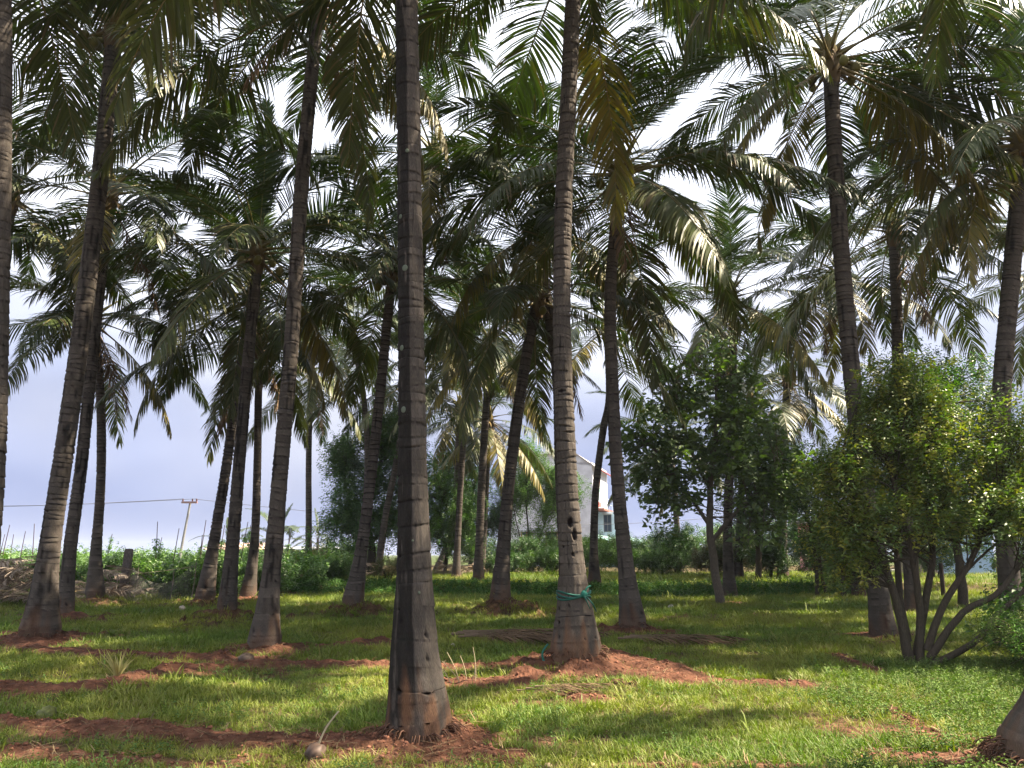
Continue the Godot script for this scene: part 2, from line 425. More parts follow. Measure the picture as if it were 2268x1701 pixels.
func build_ground() -> void:
	var xs := axis([[-600, 3], [-120, 6], [-40, 16], [-16, 70], [-7, 190], [7, 70], [16, 16], [40, 6], [120, 3], [600, 0]])
	var zs := axis([[-900, 4], [-160, 8], [-60, 14], [-34, 60], [-22, 90], [-13, 130], [-5, 14], [0, 8], [14, 4], [60, 0]])
	var g := Geo.new()
	var red := Color(0.19, 0.088, 0.056)
	var litter := Color(0.135, 0.105, 0.05)
	var nx := xs.size()
	for z in zs:
		for x in xs:
			var p := Vector3(x, gy(x, z), z)
			var e := 0.06 + 0.004 * absf(z)
			var near := absf(x) < 22.0 and z > -38.0 and z < 4.0
			var nn := Vector3(gy(x - e, z) - gy(x + e, z), 2.0 * e, gy(x, z - e) - gy(x, z + e)).normalized() if near else Vector3.UP
			var b := field(bare, x, z)
			b = clampf(b + 0.55 * smoothstep(0.25, 0.6, fine.get_noise_2d(x * 1.7 + 9.0, z * 1.7)) * float(near), 0.0, 1.0)
			var tone := 1.0 + 0.3 * fine.get_noise_2d(x * 6.0, z * 6.0 + 30.0)
			var col := litter.lerp(red, b) * tone
			if z < -60.0:
				col = Color(0.10, 0.13, 0.04)
			col.a = 1.0
			g.vert(p, nn, col)
	for b in zs.size() - 1:
		for a in nx - 1:
			var k := b * nx + a
			g.tri(k, k + nx, k + nx + 1)
			g.tri(k, k + nx + 1, k + 1)
	structure("ground", g.mesh(M.soil))


func blade_clump(count: int, sed: int, straw := false) -> Mesh:
	rng.seed = sed
	var g := Geo.new()
	for k in count:
		var a := rng.randf() * TAU
		var r := sqrt(rng.randf()) * 0.75
		var p := Vector3(cos(a) * r, -0.05, sin(a) * r)
		var h := rng.randf_range(0.5, 1.15)
		var out := a + rng.randf_range(-1.2, 1.2)
		var lean := rng.randf_range(0.1, 0.8)
		var d := Vector3(cos(out) * lean, 1.0, sin(out) * lean).normalized()
		var w := d.cross(Vector3(cos(out), 0, sin(out))).normalized().rotated(d, rng.randf_range(-0.8, 0.8)) * rng.randf_range(0.022, 0.038)
		var pts := PackedVector3Array([p])
		var ws := PackedVector3Array([w])
		for s in 3:
			p += d * h / 3.0
			d = (d + Vector3(cos(out) * 0.3, -0.28, sin(out) * 0.3) * rng.randf_range(0.4, 1.3)).normalized()
			pts.append(p)
			ws.append(w * [1.0, 0.75, 0.0][s])
		var t := rng.randf_range(0.75, 1.2)
		var col := Color(t * rng.randf_range(0.9, 1.15), t, t * 0.9)
		if rng.randf() < 0.07:
			col = Color(2.2 * t, 1.25 * t, 1.6 * t)
		g.strip(pts, ws, col, col)
	return g.mesh(M.grass)


func build_grass() -> void:
	var kinds := [blade_clump(12, 11), blade_clump(12, 12), blade_clump(14, 13)]
	var where := [[], [], []]
	var tints := [[], [], []]
	rng.seed = 4
	# [from, to, tufts per square metre, size]
	for band in [[4.6, 8.0, 380.0, 0.082], [8.0, 12.0, 240.0, 0.092], [12.0, 18.0, 130.0, 0.115], [18.0, 26.0, 66.0, 0.15], [26.0, 36.0, 34.0, 0.2]]:
		var near: float = band[0]
		var far: float = band[1]
		var half := far * 0.74 + 1.2
		for k in int((far - near) * half * 2.0 * band[2]):
			var x := rng.randf_range(-half, half)
			var z := -rng.randf_range(near, far)
			var patch := fine.get_noise_2d(x * 1.7 + 9.0, z * 1.7)
			var b := field(bare, x, z) + 0.75 * smoothstep(0.2, 0.55, patch) + 0.25 * rng.randf() - 0.1
			if b > rng.randf_range(0.25, 0.85):
				continue
			if z < -25.0 and x < -6.0 - (z + 25.0) * -0.2:
				continue
			var s: float = band[3] * rng.randf_range(0.6, 1.35) * (1.0 + 0.35 * fine.get_noise_2d(x * 1.1, z * 1.1 + 70.0))
			if rng.randf() < 0.01 + 0.06 * smoothstep(0.1, 0.5, fine.get_noise_2d(x * 0.9 + 200.0, z * 0.9)):
				s *= rng.randf_range(1.4, 2.1)
			var basis := Basis(Vector3.UP, rng.randf() * TAU).scaled(Vector3(s, s * rng.randf_range(0.8, 1.15), s))
			var kind := rng.randi() % 3
			where[kind].append(Transform3D(basis, Vector3(x, gy(x, z), z)))
			var warm := clampf(0.5 + 0.9 * fine.get_noise_2d(x * 0.8 + 20.0, z * 0.8) + rng.randf_range(-0.25, 0.25), 0.0, 1.0)
			var col := Color(0.12, 0.195, 0.034).lerp(Color(0.26, 0.275, 0.055), warm) * rng.randf_range(0.8, 1.15)
			col = col.lerp(Color(0.32, 0.27, 0.11), 0.45 * smoothstep(0.12, 0.5, fine.get_noise_2d(x * 2.6 + 90.0, z * 2.6)) * rng.randf())
			col.a = 1.0
			tints[kind].append(col)
	for k in 3:
		tag(scatter("grass", kinds[k], where[k], tints[k], self), "short green turf grass growing between the bare red bunds", "grass")
	# crumbs of earth on the bare strips and mounds
	var g := Geo.new()
	rng.seed = 21
	g.ball(Vector3.ZERO, Vector3(1, 0.75, 0.9), Color.WHITE, 4, 6)
	for k in g.v.size():
		g.v[k] *= rng.randf_range(0.55, 1.3)
	var clods := []
	var tone := []
	while clods.size() < 9000:
		var d := 5.0 + 16.0 * rng.randf() * rng.randf()
		var x := rng.randf_range(-0.72, 0.72) * d
		if field(bare, x, -d) < rng.randf_range(0.4, 1.2):
			continue
		var s := 0.003 + 0.02 * pow(rng.randf(), 8.0) + d * 0.0001
		clods.append(Transform3D(Basis.from_euler(Vector3(rng.randf() * TAU, rng.randf() * TAU, 0)).scaled(Vector3(s, s, s)), Vector3(x, gy(x, -d) + s * 0.3, -d)))
		var t := rng.randf_range(0.6, 1.25)
		tone.append(Color(0.19 * t, 0.088 * t, 0.056 * t))
	tag(scatter("soil_crumbs", g.mesh(M.clod), clods, tone, self), "loose red soil crumbs on bunds and palm mounds", "soil")
	# dry straw and rootlets
	var straw := Geo.new()
	for k in 5:
		var p := Vector3(rng.randf_range(-0.6, 0.6), 0.04, rng.randf_range(-0.6, 0.6))
		var d := Vector3(rng.randf_range(-1, 1), 0.1, rng.randf_range(-1, 1)).normalized()
		var pts := PackedVector3Array()
		var ws := PackedVector3Array()
		for s in 5:
			pts.append(p)
			ws.append(d.cross(Vector3.UP).normalized() * 0.025)
			p += d * 0.3
			d = (d + Vector3(rng.randf_range(-0.4, 0.4), rng.randf_range(-0.15, 0.12), rng.randf_range(-0.4, 0.4))).normalized()
		straw.strip(pts, ws, Color.WHITE, Color.WHITE)
	var bits := []
	var hues := []
	while bits.size() < 1300:
		var d := 5.0 + 14.0 * rng.randf() * rng.randf()
		var x := rng.randf_range(-0.72, 0.72) * d
		if field(bare, x, -d) < rng.randf() * 0.8 - 0.1:
			continue
		var s := rng.randf_range(0.04, 0.14)
		bits.append(Transform3D(Basis(Vector3.UP, rng.randf() * TAU).rotated(Vector3.RIGHT, rng.randf_range(-0.3, 0.3)).scaled(Vector3(s, s, s)), Vector3(x, gy(x, -d) + 0.008, -d)))
		var t := rng.randf_range(0.25, 1.0)
		hues.append(Color(0.28 * t, 0.2 * t, 0.11 * t) if rng.randf() < 0.7 else Color(0.2 * t, 0.09 * t, 0.05 * t))
	tag(scatter("dry_straw", straw.mesh(M.straw), bits, hues, self), "dry straw and rootlets strewn over the bare soil", "straw")

# ------------------------------------------------------------------ palms
# e0: angle of the stalk where it leaves the crown; droop: how far it has bent at the tip (degrees)
func frond_mesh(e0: float, droop: float, length: float, sway: float, hang: float, sed: int, age: float, dry := false, pale := 1.0) -> Mesh:
	rng.seed = sed
	var g := Geo.new()
	var n := 20
	var pts := PackedVector3Array()
	var tang := PackedVector3Array()
	var p := Vector3.ZERO
	for k in n + 1:
		var t := float(k) / n
		var a := deg_to_rad(e0 - droop * pow(t, 1.25))
		var b := sway * t * t
		var d := Vector3(cos(a) * cos(b), sin(a), cos(a) * sin(b))
		pts.append(p)
		tang.append(d)
		p += d * length / n
	var rad := PackedFloat32Array()
	for k in n + 1:
		var t := float(k) / n
		rad.append(0.004 + 0.026 * pow(1.0 - t, 1.3) + 0.045 * maxf(0.0, 0.1 - t) / 0.1)
	var stalk := Color(0.15, 0.14, 0.045).lerp(Color(0.2, 0.14, 0.05), age)
	if dry:
		stalk = Color(0.17, 0.125, 0.085)
	g.tube(pts, rad, 5, stalk, stalk, 0.7)
	var count := 96 if not dry else 70
	var clump := 0.0
	var green := Color(0.037, 0.064, 0.02).lerp(Color(0.055, 0.074, 0.018), clampf(age * 1.3, 0, 1)) * rng.randf_range(0.85, 1.15)
	var gold := Color(0.36, 0.25, 0.025)
	var brown := Color(0.15, 0.1, 0.06)
	for side: float in [-1.0, 1.0]:
		clump = 0.0
		var torn := 0
		for k in count:
			torn -= 1
			if rng.randf() < 0.018:
				torn = rng.randi_range(2, 6)
			if torn > 0:
				continue
			if rng.randf() < (0.03 if not dry else 0.12):
				continue
			var u := (k + rng.randf_range(-0.25, 0.25)) / count
			u = clampf(u, 0.0, 0.995)
			var t := 0.17 + 0.83 * u
			var f := t * n
			var j := mini(int(f), n - 1)
			var at := pts[j].lerp(pts[j + 1], f - j)
			var tn := tang[j].lerp(tang[j + 1], f - j).normalized()
			var bn := tn.cross(Vector3.UP)
			if bn.length() < 0.25:
				bn = (bn + Vector3(0, 0, 0.3)).normalized()
			bn = bn.normalized()
			var nn := bn.cross(tn)
			clump = clampf(clump * 0.8 + rng.randf_range(-0.14, 0.14), -0.5, 0.5)
			var th := deg_to_rad(lerpf(72, 24, pow(u, 0.8))) + clump * 0.6
			var vee := deg_to_rad(lerpf(28, 8, u) - 45.0 * age) + rng.randf_range(-0.12, 0.12) + clump * 0.4
			if dry:
				th = deg_to_rad(lerpf(48, 18, u)) + clump
				vee = rng.randf_range(-1.1, 0.3)
			var d := tn * cos(th) + (bn * side * cos(vee) + nn * sin(vee)) * sin(th)
			d = d.normalized()
			var len := length * 0.225 * (0.55 + 0.45 * smoothstep(0.0, 0.22, u)) * (1.0 - 0.74 * pow(u, 2.4)) * rng.randf_range(0.86, 1.1)
			var w := (tn - d * tn.dot(d)).normalized().rotated(d, rng.randf_range(-0.45, 0.45))
			var wide := 0.0198 * (0.75 + 0.35 * sin(PI * clampf(u * 1.1, 0, 1))) * rng.randf_range(0.8, 1.15)
			if dry:
				wide *= 0.7
			var lp := PackedVector3Array([at])
			var lw := PackedVector3Array([w * wide * 0.55])
			var pull := hang * rng.randf_range(0.6, 1.35)
			var q := at
			for s in 4:
				q += d * len / 4.0
				d = (d + Vector3.DOWN * pull * (0.16 + 0.13 * s)).normalized()
				w = (w - d * w.dot(d)).normalized()
				lp.append(q)
				lw.append(w * wide * [1.0, 0.95, 0.65, 0.0][s])
			var tone := rng.randf_range(0.78, 1.22)
			var c1 := green * tone
			var c2 := green.lerp(gold, clampf(0.02 + (age - 0.6) * 1.5 * rng.randf_range(0.0, 1.3), 0.01, 0.95)) * tone
			if age > 0.75:
				c1 = c1.lerp(gold, (age - 0.75) * 1.6 * rng.randf_range(0.3, 1.2))
			if not dry and rng.randf() < 0.03 + 0.1 * age:
				c2 = brown
			if dry:
				c1 = (brown if pale < 1.5 else Color(0.34, 0.275, 0.215)) * rng.randf_range(0.6, 1.4)
				c2 = (brown if pale < 1.5 else Color(0.34, 0.275, 0.215)) * rng.randf_range(0.5, 1.3)
			g.strip(lp, lw, c1, c2)
	return g.mesh(M.dry if dry else M.frond)


func make_fronds() -> void:
	# kind: start angle, bend, length, hang of leaflets, age
	var kinds := {
		"spear": [80, 16, 3.4, 0.15, 0.0], "young": [60, 62, 4.5, 0.34, 0.05], "rising": [42, 80, 4.9, 0.52, 0.2], "level": [20, 70, 5.0, 0.74, 0.35],
		"low": [0, 58, 4.9, 1.0, 0.55], "old": [-26, 46, 4.7, 1.15, 0.72], "gold": [-36, 40, 4.2, 1.1, 1.0],
	}
	var sed := 100
	for k in kinds:
		var a: Array = kinds[k]
		fronds[k] = []
		for r in 5:
			sed += 1
			rng.seed = sed * 7
			fronds[k].append(frond_mesh(a[0] + rng.randf_range(-7, 7), a[1] + rng.randf_range(-10, 10), a[2] * rng.randf_range(0.93, 1.07), rng.randf_range(-0.55, 0.55), a[3], sed, a[4]))
	fronds.dry = []
	for r in 4:
		fronds.dry.append(frond_mesh(-62 + r * 3, 20, 3.2, 0.2, 0.7, 400 + r, 1.0, true))
	fronds.bleached = []
	for r in 4:
		fronds.bleached.append(frond_mesh(6, 12, 3.0, -0.25 + r * 0.17, 0.5, 440 + r, 1.0, true, 2.1))
	fronds.fallen = []
	for r in 4:
		fronds.fallen.append(frond_mesh(6, 12, 3.0, -0.25 + r * 0.17, 0.35, 420 + r, 1.0, true))


func trunk_curve(p: Dictionary) -> Curve3D:
	var c := Curve3D.new()
	var pts := [Vector3(0, -0.15, 0)]
	for q in p.pts:
		pts.append(Vector3(q[0] - p.x, q[1] - p.y, 0))
	# a gentle lean towards or away from the viewer as well
	for k in pts.size():
		pts[k].z = p.get("lean", 0.0) * pow(maxf(pts[k].y, 0.0) / pts[-1].y, 2.0)
	for k in pts.size():
		var t: Vector3 = (pts[mini(k + 1, pts.size() - 1)] - pts[maxi(k - 1, 0)]) / 6.0
		if k == 0:
			t = Vector3(0, 0.25, 0)
		c.add_point(pts[k], -t, t)
	c.bake_interval = 0.08
	return c


func trunk_mesh(p: Dictionary, c: Curve3D, sides: int, rows: int, sed: int) -> Mesh:
	rng.seed = sed
	var g := Geo.new()
	var length := c.get_baked_length()
	var holes := []
	for k in int(p.get("holes", 0)):
		holes.append([0.2 + 2.6 * rng.randf() * rng.randf() + 0.1, rng.randf_range(0.15, PI - 0.15), rng.randf_range(0.014, 0.024), rng.randf_range(0.012, 0.019), rng.randf_range(0.6, 1.0)])
	for h in p.get("cuts", []):
		holes.append(h)
	var spread: float = p.get("bole", 0.55)
	var dark: float = p.get("dark", 0.0)
	var side_stain: float = p.get("stain", 0.0)
	var body := Color(0.12, 0.102, 0.087) * float(p.get("tone", 1.0))
	var black := Color(0.017, 0.0155, 0.014)
	var earth := Color(0.24, 0.125, 0.07)
	var l := 0.0
	var prof := []     # [length along, radius factor, kind] kind 0 groove, 1 ledge, 2 body
	var tone := 1.0
	while l < length - 0.05:
		var gap: float = (0.13 if l < 2.0 else 0.105) * rng.randf_range(0.5, 1.6) * float(p.get("ring", 1.0))
		tone = rng.randf_range(0.82, 1.16)
		var amp := lerpf(0.14, 1.0, smoothstep(0.5, 2.2, l)) * 0.9 * float(p.get("ragged", 1.0)) * rng.randf_range(0.6, 1.3)
		var steep := rng.randf_range(-0.035, 0.035)
		var turn := rng.randf() * TAU
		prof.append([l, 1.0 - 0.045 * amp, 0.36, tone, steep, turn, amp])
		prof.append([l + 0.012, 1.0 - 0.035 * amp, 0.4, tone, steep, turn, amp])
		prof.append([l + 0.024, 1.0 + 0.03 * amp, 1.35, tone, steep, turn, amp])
		var fill := rows if l > 3.6 or rows < 3 else 6
		for r in fill:
			prof.append([l + 0.036 + (gap - 0.036) * (r + 0.5) / fill, 1.0 + 0.02 * amp * (1.0 - (r + 1.0) / fill), 1.0, tone, steep, turn, amp])
		l += gap
	var side := Vector3.RIGHT
	for q in prof:
		var off: float = clampf(q[0], 0.0, length)
		var at := c.sample_baked(off, true)
		var t := (c.sample_baked(minf(off + 0.1, length), true) - c.sample_baked(maxf(off - 0.1, 0.0), true)).normalized()
		var s0 := (side - t * side.dot(t)).normalized()
		var up := s0.cross(t)           # points to the viewer's side
		var rise := off / length
		var r: float = lerpf(p.rm * 1.03, p.rm * 0.93, rise) + (p.rb - p.rm) * exp(-pow(maxf(off - 0.22, 0.0) / spread, 1.15))
		for s in sides:
			var a := TAU * s / sides
			var o := s0 * cos(a) + up * sin(a)
			var nz := fine.get_noise_3d(cos(a) * 9.0 + sed, off * 9.0, sin(a) * 9.0)
			var broad := fine.get_noise_3d(cos(a) * 4.0 + sed * 3.0, off * 2.2, sin(a) * 4.0)
			var rr: float = r * (1.0 + (q[1] - 1.0) * (1.0 + 0.9 * sin(a * 2.0 + q[5]) * 0.6 + nz)) * (1.0 + 0.035 * nz + 0.045 * broad)
			if off < 0.35:
				rr *= 1.0 + 0.10 * (0.35 - off) * (sin(a * 7.0 + sed) + nz)
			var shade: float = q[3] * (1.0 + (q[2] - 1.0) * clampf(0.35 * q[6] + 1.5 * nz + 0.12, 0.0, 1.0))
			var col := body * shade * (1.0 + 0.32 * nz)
			# black algae in patches with an edge of their own, more on one flank where the photograph shows it
			var algae := smoothstep(0.02, 0.22, broad * 0.9 + nz * 0.35 + dark - 0.35 + side_stain * smoothstep(0.2, -0.05, cos(a) + 0.25 * broad) * smoothstep(0.12, 0.4, off + 0.3 * nz))
			col = col.lerp(black * (1.0 + 0.6 * nz), 0.86 * algae)
			col = col.lerp(earth, smoothstep(0.05, 0.4, 0.55 - off + 0.6 * broad) * float(p.get("earth", 0.38)))
			for h in holes:
				var dl: float = (off - h[0]) / h[2]
				var da: float = angle_difference(a, h[1]) * rr / h[3]
				var f := dl * dl + da * da
				if f < 1.5:
					rr -= 0.022 * h[4] * smoothstep(1.3, 0.7, f)
					col = col.lerp(Color(0.018, 0.014, 0.012), smoothstep(1.25, 0.8, f))
			col.a = 1.0
			var lift: float = q[4] * cos(a - q[5])
			g.vert(at + o * rr + t * lift, o, col)
	var m := prof.size()
	for k in m - 1:
		for s in sides:
			var a := k * sides + s
			var b := k * sides + (s + 1) % sides
			g.tri(a, a + sides, b + sides)
			g.tri(a, b + sides, b)
	# true normals from the faces
	for k in g.n.size():
		g.n[k] = Vector3.ZERO
	for k in range(0, g.i.size(), 3):
		var a := g.i[k]
		var b := g.i[k + 2]
		var d := g.i[k + 1]
		var f := (g.v[b] - g.v[a]).cross(g.v[d] - g.v[a])
		g.n[a] += f
		g.n[b] += f
		g.n[d] += f
	for k in g.n.size():
		g.n[k] = g.n[k].normalized()
	return g.mesh(M.trunk)


func sheath_mesh(sed: int, r: float) -> Mesh:
	rng.seed = sed
	var g := Geo.new()
	var brown := Color(0.11, 0.075, 0.045)
	var pts := PackedVector3Array([Vector3(0, -0.5, 0), Vector3(0, -0.2, 0), Vector3(0, 0.1, 0), Vector3(0, 0.4, 0), Vector3(0, 0.75, 0)])
	g.tube(pts, PackedFloat32Array([r * 0.95, r * 1.35, r * 1.5, r * 1.0, r * 0.25]), 12, brown, Color(0.16, 0.13, 0.05))
	for k in 46:         # torn fibre and old flower stalks
		var a := rng.randf() * TAU
		var d := Vector3(cos(a), rng.randf_range(-0.9, 0.7), sin(a)).normalized()
		var p := Vector3(cos(a) * r, rng.randf_range(-0.3, 0.35), sin(a) * r)
		var lp := PackedVector3Array()
		var lw := PackedVector3Array()
		var w := d.cross(Vector3.UP).normalized() * rng.randf_range(0.008, 0.03)
		var len := rng.randf_range(0.25, 0.8)
		for s in 5:
			lp.append(p)
			lw.append(w * (1.0 - s * 0.2))
			p += d * len / 4.0
			d = (d + Vector3.DOWN * rng.randf_range(0.2, 0.6)).normalized()
		var t := rng.randf_range(0.5, 1.6)
		var cc := Color(brown.r * t, brown.g * t, brown.b * t)
		g.strip(lp, lw, cc, cc)
	return g.mesh(M.fibre)


func root_mesh(p: Dictionary, sed: int) -> Mesh:
	rng.seed = sed
	var g := Geo.new()
	for k in int(p.roots):
		var a := rng.randf() * TAU
		var r: float = p.rb * rng.randf_range(0.9, 1.05)
		var high: float = p.get("root_high", 0.07)
		var d := Vector3(cos(a), rng.randf_range(-0.2, 0.5), sin(a)).normalized()
		var q := Vector3(cos(a) * r, rng.randf_range(-0.04, high) * (0.6 + 0.6 * sin(a * 3.0 + sed)), sin(a) * r)
		var pts := PackedVector3Array()
		for s in 6:
			pts.append(q)
			q += d * rng.randf_range(0.012, 0.05)
			d = (d + Vector3(rng.randf_range(-0.3, 0.3), -0.45, rng.randf_range(-0.3, 0.3))).normalized()
		var t := rng.randf_range(0.5, 1.4)
		g.tube(pts, taper(rng.randf_range(0.004, 0.009), 0.003, 6), 4, Color(0.11 * t, 0.062 * t, 0.043 * t), Color(0.11 * t, 0.06 * t, 0.04 * t))
	return g.mesh(M.fibre)


func crown(parent: Node3D, top: Vector3, count: int, sed: int, opt: Dictionary) -> void:
	rng.seed = sed
	var picks := []
	var spin: float = opt.get("spin", rng.randf() * TAU)
	for k in count:
		var f := float(k) / count
		var kind := "spear"
		var up: float = opt.get("up", 0.0)     # how upright the crown is
		if f > 0.05: kind = "young"
		if f > 0.18 + up * 0.06: kind = "rising"
		if f > 0.38 + up * 0.12: kind = "level"
		if f > 0.58 + up * 0.18: kind = "low"
		if f > 0.8 + up * 0.12: kind = "old"
		if f > 0.93 and rng.randf() < opt.get("gold", 0.4): kind = "gold"
		picks.append([kind, spin + k * 2.39996 + rng.randf_range(-0.2, 0.2), rng.randi() % 5, rng.randf_range(0.9, 1.08)])
	for d in opt.get("dry", sed % 2):
		picks.append(["dry", rng.randf() * TAU, rng.randi() % 4, rng.randf_range(0.8, 1.0)])
	for x in opt.get("extra", []):
		picks.append([x[0], deg_to_rad(x[1]), int(x[2]), x[3]])
	var size: float = opt.get("size", 1.0)
	for q in picks:
		var o := part("frond", fronds[q[0]][q[2]], parent)
		var a: float = q[1]
		var s: float = q[3] * size
		var off := Vector3(cos(a), 0, -sin(a)) * 0.07
		var low: float = {"spear": 0.5, "young": 0.4, "rising": 0.3, "level": 0.18, "low": 0.05, "old": -0.05, "gold": -0.1, "dry": -0.15}[q[0]]
		o.transform = Transform3D(Basis(Vector3.UP, a).scaled(Vector3(s, s, s)), top + off + Vector3(0, low, 0))
		if q[0] == "dry":
			o.set_meta("label", "dry brown frond hanging down")
		elif q[0] == "gold":
			o.set_meta("label", "yellowed old frond")


func nuts(parent: Node3D, top: Vector3, count: int, sed: int, around: Array) -> void:
	rng.seed = sed
	for k in count:
		var a: float = around[k % around.size()] + rng.randf_range(-0.35, 0.35)
		var g := Geo.new()
		var r := rng.randf_range(0.085, 0.12)
		var t := rng.randf_range(0.8, 1.2)
		g.ball(Vector3.ZERO, Vector3(r, r * 1.25, r), Color(0.13 * t, 0.12 * t, 0.03 * t), 8, 12)
		var o := part("coconut", g.mesh(M.nut), parent)
		o.position = top + Vector3(cos(a), 0, -sin(a)) * rng.randf_range(0.3, 0.55) + Vector3(0, rng.randf_range(-0.45, -0.05), 0)
		o.rotation = Vector3(rng.randf_range(-0.5, 0.5), 0, rng.randf_range(-0.5, 0.5))


func build_palms() -> void:
	make_fronds()
	var sed := 1000
	for base in PALMS:
		sed += 17
		var p: Dictionary = base.duplicate()
		p.merge(LOOK.get(p.k, {}), true)
		p.y = gy(p.x, p.z)
		var far: float = -p.z
		var o := thing("coconut_palm", p.label, "palm tree", Vector3(p.x, p.y, p.z), "coconut palms of the grove")
		var c := trunk_curve(p)
		var sides := 90 if far < 12.0 else 26 if far < 20.0 else 14
		part("trunk", trunk_mesh(p, c, sides, 3 if far < 12.0 else 2 if far < 20.0 else 1, sed), o)
		var top := c.sample_baked(c.get_baked_length() - 0.1)
		part("crown_sheath", sheath_mesh(sed + 1, p.rm * 0.95), o).position = top
		if p.k == "main":
			for q in [[4.35, 1.9, 0.03], [4.9, 2.3, 0.022], [3.55, 2.25, 0.026], [2.95, 2.1, 0.028], [1.3, 1.2, 0.012], [1.75, 1.5, 0.01], [5.6, 1.6, 0.02]]:
				var r: float = lerpf(p.rm * 1.03, p.rm * 0.93, q[0] / c.get_baked_length()) + (p.rb - p.rm) * exp(-pow(maxf(q[0] - 0.22, 0.0) / p.bole, 1.15))
				var out := Vector3(cos(q[1]), 0, sin(q[1]))
				var gl := Geo.new()
				gl.ball(Vector3.ZERO, Vector3(q[2], q[2] * 1.1, 0.006), Color(0.11, 0.13, 0.1), 8, 12)
				var li := part("lichen_patch", gl.mesh(M.fibre), o)
				li.transform = Transform3D(Basis.looking_at(-out), c.sample_baked(q[0]) + out * r * 1.02)
		if p.get("roots", 0) > 0:
			part("roots", root_mesh(p, sed + 5), o).set_meta("kind", "stuff")
		crown(o, top, p.get("count", 25) - 8, sed + 2, p)
		if p.get("nuts", 0) > 0:
			nuts(o, top, p.nuts, sed + 3, p.get("nut_at", [0.3, 2.0, 3.6, 5.0]))
	# the grove goes on to the right of the view; its crowns shade the turf
	var first: Node3D = null
	rng.seed = 77
	var more := []
	for q in OUTSIDE:
		more.append([q[0], q[1], rng.randf_range(-0.4, 0.4), rng.randf() * TAU, rng.randf_range(0.92, 1.08)])
	for q in more:
		if first == null:
			var p := {"x": 0.0, "y": 0.0, "z": 0.0, "rb": 0.28, "rm": 0.14, "pts": [[0.15, 4.0], [0.35, 8.0], [0.3, 10.4]]}
			first = thing("coconut_palm", "coconut palm of the same grove standing just outside the picture", "palm tree", Vector3.ZERO, "palms beyond the picture edge")
			var c := trunk_curve(p)
			part("trunk", trunk_mesh(p, c, 14, 1, 5000), first)
			var top := c.sample_baked(c.get_baked_length() - 0.1)
			part("crown_sheath", sheath_mesh(5001, 0.13), first).position = top
			crown(first, top, 17, 5002, {})
			first.position = Vector3(q[0], gy(q[0], q[1]), q[1])
		else:
			var o: Node3D = first.duplicate()
			o.name = numbered("coconut_palm")
			add_child(o)
			o.position = Vector3(q[0], gy(q[0], q[1]), q[1])
			o.rotation.y = q[3]
			o.scale = Vector3.ONE * q[4]

# ------------------------------------------------------------------ broad-leaved plants
# a sprig: leaves along a short twig; one unit is one leaf length
func sprig(count: int, wide: float, gap: float, sed: int, m: Material, droop := 0.3, fold := 0.15) -> Mesh:
	rng.seed = sed
	var g := Geo.new()
	var d := Vector3(0.2, 1, 0).normalized()
	var p := Vector3.ZERO
	for k in count:
		var a := k * 2.4 + rng.randf_range(-0.4, 0.4)
		var out := Vector3(cos(a), rng.randf_range(-0.1, 0.7) - droop, sin(a)).normalized()
		var s := rng.randf_range(0.65, 1.1)
		leaf_into(g, p, out, s, wide, fold, rng.randf_range(0.8, 1.25), Color(1, 1, 1))
		p += d * gap
	return g.mesh(m)


func leaf_into(g: Geo, p: Vector3, out: Vector3, s: float, wide: float, fold: float, tone: float, tint: Color) -> void:
	var w := out.cross(Vector3.UP)
	w = w.normalized() if w.length() > 0.1 else Vector3.RIGHT
	w = w.rotated(out, rng.randf_range(-0.7, 0.7))
	var up := w.cross(out)
	var col := Color(tint.r * tone * rng.randf_range(0.85, 1.25), tint.g * tone, tint.b * tone)
	var base := p + out * 0.12 * s
	var mid := base + out * 0.42 * s - up * 0.02 * s
	var tip := base + out * 0.95 * s - Vector3.UP * 0.16 * s
	var l := mid - w * wide * 0.5 * s + up * fold * s
	var r := mid + w * wide * 0.5 * s + up * fold * s
	var l2 := base.lerp(tip, 0.18) - w * wide * 0.36 * s + up * fold * 0.6 * s
	var r2 := base.lerp(tip, 0.18) + w * wide * 0.36 * s + up * fold * 0.6 * s
	for side in [[l2, l, -1.0], [r2, r, 1.0]]:
		var nn: Vector3 = (mid - base).cross(side[1] - base).normalized() * -side[2]
		var k := g.v.size()
		for q in [base, side[0], side[1], tip, mid]:
			g.vert(q, -nn if side[2] < 0 else -nn, col)
		if side[2] < 0:
			for t in [[0, 1, 4], [1, 2, 4], [2, 3, 4]]:
				g.tri(k + t[0], k + t[2], k + t[1])
		else:
			for t in [[0, 1, 4], [1, 2, 4], [2, 3, 4]]:
				g.tri(k + t[0], k + t[1], k + t[2])
	fix_normals(g, g.v.size() - 10)


func fix_normals(g: Geo, from: int) -> void:
	# flat leaf halves: take the normal from the winding so that both agree
	for h in 2:
		var k := from + h * 5
		var a := g.v[k]
		var b := g.v[k + 4]
		var c := g.v[k + 2]
		var nn := (b - a).cross(c - a).normalized()
		if h == 1:
			nn = -nn
		for j in 5:
			g.n[k + j] = nn


func bent(a: Vector3, b: Vector3, bow: Vector3, n := 5) -> PackedVector3Array:
	var out := PackedVector3Array()
	for k in n + 1:
		var t := float(k) / n
		out.append(a.lerp(b, t) + bow * sin(PI * t))
	return out


func taper(r0: float, r1: float, n: int) -> PackedFloat32Array:
	var out := PackedFloat32Array()
	for k in n:
		out.append(lerpf(r0, r1, float(k) / (n - 1)))
	return out


